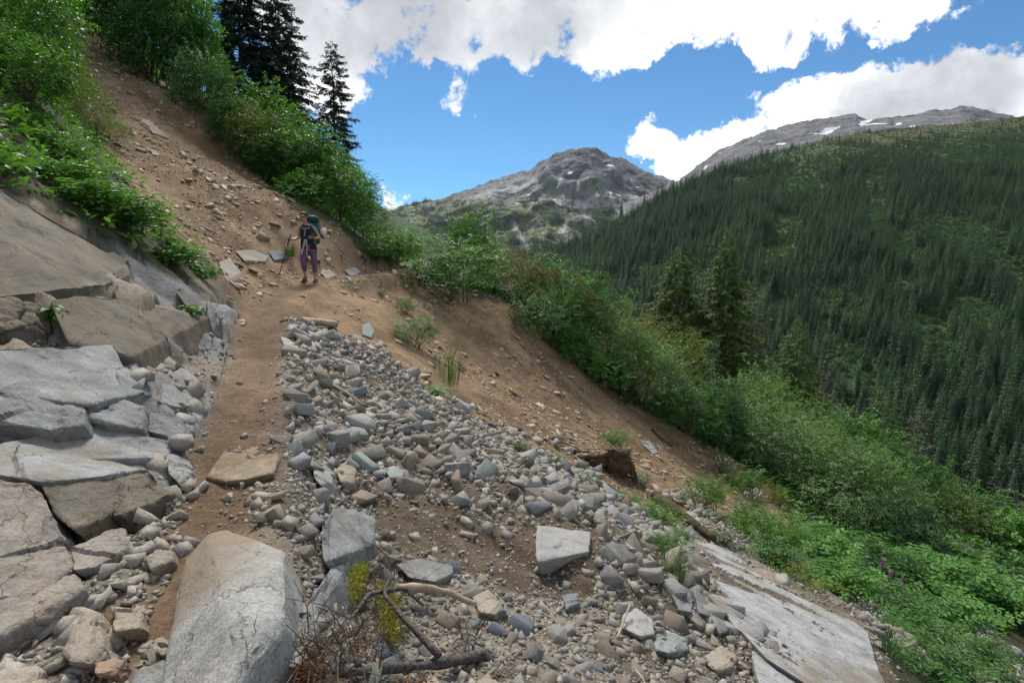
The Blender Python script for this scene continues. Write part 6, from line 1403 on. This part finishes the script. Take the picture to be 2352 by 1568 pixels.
def build_person():
    skin = simple_mat('skin', (0.46, 0.255, 0.175), .55, .08, 30, .35); top = simple_mat('black_fabric', (0.018, 0.019, 0.024), .85, .3, 60); leg = simple_mat('mauve_fabric', (0.165, 0.088, 0.165), .8, .18, 90)
    shoe = simple_mat('maroon_shoe', (0.15, 0.028, 0.032), .7, .3, 40); sole = simple_mat('dark_sole', (0.06, 0.045, 0.04), .9); hair = simple_mat('brown_hair', (0.055, 0.036, 0.026), .6, .4, 60); glass = simple_mat('dark_lens', (0.01, 0.01, 0.012), .15, .1, 10, .6)
    teal = simple_mat('teal_nylon', (0.010, 0.085, 0.085), .6, .3, 14); teald = simple_mat('dark_teal_nylon', (0.008, 0.045, 0.05), .65, .3, 14); web = simple_mat('grey_webbing', (0.33, 0.34, 0.35), .8, .1, 60); red = simple_mat('red_tube', (0.52, 0.06, 0.045), .4, .1, 30); blk = simple_mat('black_tube', (0.015, 0.014, 0.016), .45, .2, 40); white = simple_mat('white_net', (0.62, 0.63, 0.66), .8, .25, 60); yel = simple_mat('yellow_patch', (0.62, 0.48, 0.05), .7); pink = simple_mat('pink_cord', (0.55, 0.12, 0.45), .6); bone = simple_mat('cream_cord', (0.5, 0.42, 0.33), .8); purple = simple_mat('purple_cloth', (0.09, 0.05, 0.16), .8)
    f0 = hit(712, 648); az = math.atan2(f0[0], f0[1]); K = .001418 * (f0 @ FWD) / 13.8
    def L(zx, zy, y=0.0): return np.array([(zx - 800) * K, y, (1345 - zy) * K])       # her own frame: x to the picture's right, -y towards the viewer
    e = empty('person', (f0[0], f0[1], f0[2]), -az); tag(e, 'hiker in black top and mauve leggings standing on the trail with trekking poles', 'person')
    # --- body, one surface: pelvis first
    pel = L(805, 765, .0)
    body = [[(pel, .115, .09), (L(800, 690), .125, .095), (L(785, 600, -.01), .115, .088), (L(782, 500, -.02), .130, .10), (L(783, 420, -.02), .125, .09), (L(775, 372, -.02), .055, .05), (L(768, 345, -.035), .050, .05), (L(752, 312, -.055), .060, .068), (L(742, 262, -.06), .080, .092), (L(745, 222, -.045), .070, .082)],
            [('@', 0, 4), (L(705, 415, -.01), .058, .055), (L(682, 440, .0), .052), (L(668, 510, .03), .045), (L(648, 592, .03), .036), (L(596, 628, -.10), .033), (L(548, 636, -.20), .025), (L(532, 630, -.23), .030, .022), (L(515, 618, -.255), .030, .020)],
            [('@', 0, 4), (L(872, 412, .0), .058, .055), (L(905, 432, .02), .054), (L(945, 505, .05), .047), (L(985, 588, .03), .040), (L(945, 606, -.09), .036), (L(880, 605, -.19), .026), (L(862, 600, -.22), .030, .022), (L(838, 596, -.245), .030, .021)],
            [('@', 0, 0), (L(730, 800, -.02), .084, .09), (L(712, 930, -.05), .078), (L(712, 1030, -.07), .058), (L(716, 1085, -.03), .058), (L(722, 1180, .03), .038), (L(728, 1240, .04), .034), (L(728, 1275, .02), .036)],
            [('@', 0, 0), (L(880, 800, .02), .086, .09), (L(880, 930, .02), .080), (L(888, 1040, .0), .058), (L(890, 1100, .03), .058), (L(892, 1200, .07), .038), (L(892, 1265, .07), .034), (L(890, 1300, .05), .036)]]
    skin_obj('body', body, skin, e)
    # hands: fingers curled round the grips, thumb from the side of the palm
    def hand(px, py, yy, sgn):
        st = Acc()
        for k, (ln, dz) in enumerate([(.030, .026), (.034, .009), (.032, -.008), (.026, -.024)]):
            b = L(px, py, yy) + [-.006 * sgn, -.012, dz]; q = np.array([b, b + [-.020 * sgn, -.022, -.002], b + [-.040 * sgn, -.012, -.004], b + [-.038 * sgn, .010, -.004]]); q = b + (q - b) * ln / .032; st.add(*tube(_resamp(q, 7), .0095, .0075, 6))
        b = L(px, py, yy) + [.008 * sgn, -.02, .012]; st.add(*tube(_resamp(np.array([b, b + [-.012 * sgn, -.022, .016], b + [-.034 * sgn, -.022, .022]]), 5), .0105, .008, 6))
        o = st.mesh('fingers', [skin], True); link('fingers', o, e)
    hand(522, 622, -.245, 1); hand(846, 598, -.235, 1)
    # --- clothes
    lathe_like('tank_top', [(L(812, 800), .150, .12), (L(812, 788), .192, .150), (L(806, 735), .184, .146), (L(800, 680), .166, .136), (L(786, 600, -.01), .146, .124), (L(782, 500, -.02), .146, .130), (L(780, 440, -.02), .136, .118), (L(777, 402, -.02), .098, .092), (L(776, 390, -.02), .07, .07)], top, e, 20)
    lathe_like('legging_waist', [(L(812, 850), .10, .08), (L(812, 838), .176, .134), (L(808, 790), .186, .144), (L(806, 745), .15, .12)], leg, e, 18)
    skin_obj('leggings', [[(L(806, 762), .148, .114), (L(805, 730), .146, .112)], [('@', 0, 0), (L(730, 805, -.02), .125, .120), (L(712, 930, -.05), .089), (L(712, 1030, -.07), .068), (L(716, 1085, -.03), .068), (L(722, 1160, .025), .050)],
                          [('@', 0, 0), (L(880, 805, .02), .128, .120), (L(880, 930, .02), .091), (L(888, 1040, .0), .068), (L(890, 1100, .03), .068), (L(892, 1190, .065), .050)]], leg, e)
    for zx, zy, yy, tx in ((700, 1300, -.06, -.07), (872, 1335, -.03, -.03)):
        hx = zx + 30
        skin_obj('shoe', [[(L(hx, zy - 8, yy + .09), .046, .042), (L(hx, zy - 55, yy + .085), .048, .046)], [('@', 0, 0), (L(hx - 12, zy - 6, yy), .050, .038), (L(hx - 30, zy + 2, yy - .08), .048, .030), (L(hx - 45, zy + 8, yy - .125), .036, .022)]], shoe, e)
        q = np.array([L(hx + 5, zy + 26, yy + .13), L(hx - 10, zy + 28, yy), L(hx - 48, zy + 30, yy - .15)]); strap('shoe_sole', q, .095, .028, sole, e)
        strap('shoe_lace', [L(hx - 2, zy - 40, yy + .035), L(hx - 14, zy - 22, yy - .005), L(hx - 24, zy - 10, yy - .05)], .022, .006, web, e)
    # --- head: hair drawn back in a knot, sunglasses, nose, ears, mouth
    hc = L(744, 240, -.052)
    ball('hair', hc + [.006, .016, .020], (.088, .098, .086), hair, e, sub=3); ball('hair_knot', hc + [.055, .06, .088], (.034, .034, .03), hair, e)
    ball('face', hc + [-.012, -.024, -.040], (.066, .078, .092), skin, e, (.25, 0, .25), 3); ball('nose', hc + [-.045, -.098, -.058], (.013, .018, .022), skin, e); ball('ear', hc + [.070, -.008, -.030], (.012, .022, .028), skin, e); ball('chin', hc + [-.030, -.070, -.112], (.028, .026, .022), skin, e)
    strap('mouth', [hc + [-.062, -.078, -.098], hc + [-.040, -.094, -.098], hc + [-.012, -.090, -.096]], .010, .006, simple_mat('lip', (.32, .11, .10), .5), e, (0, 0, 1))
    for dx, dy in ((-.058, -.088), (-.004, -.096)): ball('sunglass_lens', hc + [dx, dy, -.030], (.029, .012, .022), glass, e, (0, 0, .2))
    strap('sunglass_arm', [hc + [.026, -.092, -.024], hc + [.066, -.05, -.022], hc + [.078, .0, -.02]], .012, .006, glass, e, (0, 0, 1))
    strap('wrist_watch', [L(880, 588, -.215), L(886, 605, -.225), L(880, 624, -.21)], .030, .012, blk, e, (1, 0, 0))
    strap('neck_cord', [L(828, 345, -.02), L(822, 365, -.06), L(805, 392, -.08)], .022, .01, pink, e, (0, 0, 1))
    # --- backpack: worn, so a thing of its own
    b = empty('backpack', tuple(e.location), -az); tag(b, 'large teal backpack worn by the hiker, a white net bag on its side', 'backpack')
    lathe_like('pack_body', [(L(868, 700, .20), .14, .10), (L(868, 690, .20), .175, .135), (L(872, 600, .23), .185, .15), (L(880, 480, .24), .185, .155), (L(882, 380, .25), .175, .15), (L(880, 330, .25), .155, .135), (L(878, 322, .25), .10, .09)], teal, b)
    lathe_like('pack_lid', [(L(885, 335, .22), .135, .12), (L(886, 318, .22), .165, .145), (L(890, 265, .22), .160, .145), (L(888, 230, .22), .120, .115), (L(884, 215, .22), .05, .05)], teald, b)
    for zx in (722, 858): strap('shoulder_strap', [L(zx + 14, 350, .08), L(zx + 4, 378, -.06), L(zx, 440, -.135), L(zx + 4, 540, -.13), L(zx + 10, 620, -.05)], .055, .018, teald, b)
    strap('hip_belt', [L(690, 655, .08), L(700, 640, -.09), L(775, 628, -.145), L(850, 632, -.125), L(915, 660, .0), L(930, 670, .12)], .075, .025, teald, b, (0, 0, 1))
    strap('chest_strap', [L(715, 450, -.142), L(775, 446, -.150), L(840, 440, -.145)], .020, .008, web, b, (0, 0, 1)); strap('hanging_strap', [L(770, 450, -.155), L(760, 510, -.16), L(745, 580, -.165)], .022, .006, web, b)
    strap('hanging_strap', [L(758, 630, -.165), L(730, 730, -.17), L(682, 890, -.16)], .046, .006, web, b); strap('hanging_strap', [L(772, 632, -.165), L(778, 740, -.17), L(775, 930, -.16)], .040, .006, web, b); strap('side_strap', [L(872, 500, -.10), L(900, 580, -.08), L(918, 720, -.02)], .022, .006, web, b)
    ball('net_bag', L(1062, 490, .17), (.072, .07, .10), white, b, (0, .25, 0), 3); ball('yellow_patch', L(1035, 485, .11), (.028, .02, .042), yel, b); strap('purple_cloth', [L(1000, 530, .14), L(1030, 575, .13), L(1062, 600, .14)], .06, .03, purple, b, (0, 0, 1)); ball('cream_pouch', L(1080, 598, .15), (.03, .03, .038), bone, b)
    q = _resamp(np.array([L(985, 250, .22), L(1005, 300, .2), L(1030, 370, .19), L(1048, 420, .17)]), 10); v, f = tube(q, .008, .008, 5); link('drinking_hose', mesh_np('drinking_hose', v, f, [bone], True), b)
    # --- trekking poles
    def pole(label, grip, tip, mid0, mid1):
        o = empty('trekking_pole', tuple(e.location), -az); tag(o, label, 'trekking pole'); a, t = np.array(grip), np.array(tip); u = (t - a) / np.linalg.norm(t - a); Ln = np.linalg.norm(t - a)
        def seg(nm, s0, s1, r0, r1, m): v, f = tube(np.array([a + u * Ln * s0, a + u * Ln * (s0 + s1) / 2, a + u * Ln * s1]), r0, r1, 8); link(nm, mesh_np(nm, v, f, [m], True), o)
        seg('grip', -.08, .10, .020, .016, blk); seg('upper_tube', .10, mid0, .011, .011, blk); seg('red_tube', mid0, mid1, .012, .012, red); seg('lower_tube', mid1, .96, .010, .008, blk); seg('tip', .96, 1.0, .006, .002, web); seg('basket', .93, .936, .03, .03, blk); seg('lock_lever', .38, .42, .018, .018, blk); return o
    tip = hit(640, 636); tl = Matrix.Rotation(az, 3, 'Z') @ Vector(tip - f0)
    pole('trekking pole planted in front of the hiker, held at the left of the picture', L(520, 605, -.255), np.array(tl), .22, .36)
    pole('trekking pole with a red section hanging before the hiker legs', L(842, 590, -.255), L(735, 1180, -.16), .22, .42)
build_person()
# ------------------------------------------------------------------ the air of the valley
def build_haze():
    x0, x1, y0, y1, z0, z1 = -4700, 4700, -3900, 5500, -160, 1000
    V = [(x, y, z) for x in (x0, x1) for y in (y0, y1) for z in (z0, z1)]
    me = bpy.data.meshes.new('haze'); me.from_pydata(V, [], [(0, 1, 3, 2), (4, 6, 7, 5), (0, 4, 5, 1), (2, 3, 7, 6), (0, 2, 6, 4), (1, 5, 7, 3)])
    m = bpy.data.materials.new('haze'); m.use_nodes = True; t = m.node_tree; t.nodes.clear()
    o = t.nodes.new('ShaderNodeOutputMaterial'); v = t.nodes.new('ShaderNodeVolumePrincipled'); t.links.new(v.outputs[0], o.inputs['Volume'])
    v.inputs['Color'].default_value = (.80, .88, 1, 1); v.inputs['Density'].default_value = 0.000025; v.inputs['Anisotropy'].default_value = .2
    me.materials.append(m); tag(link('haze', me), kind='stuff')
build_haze()
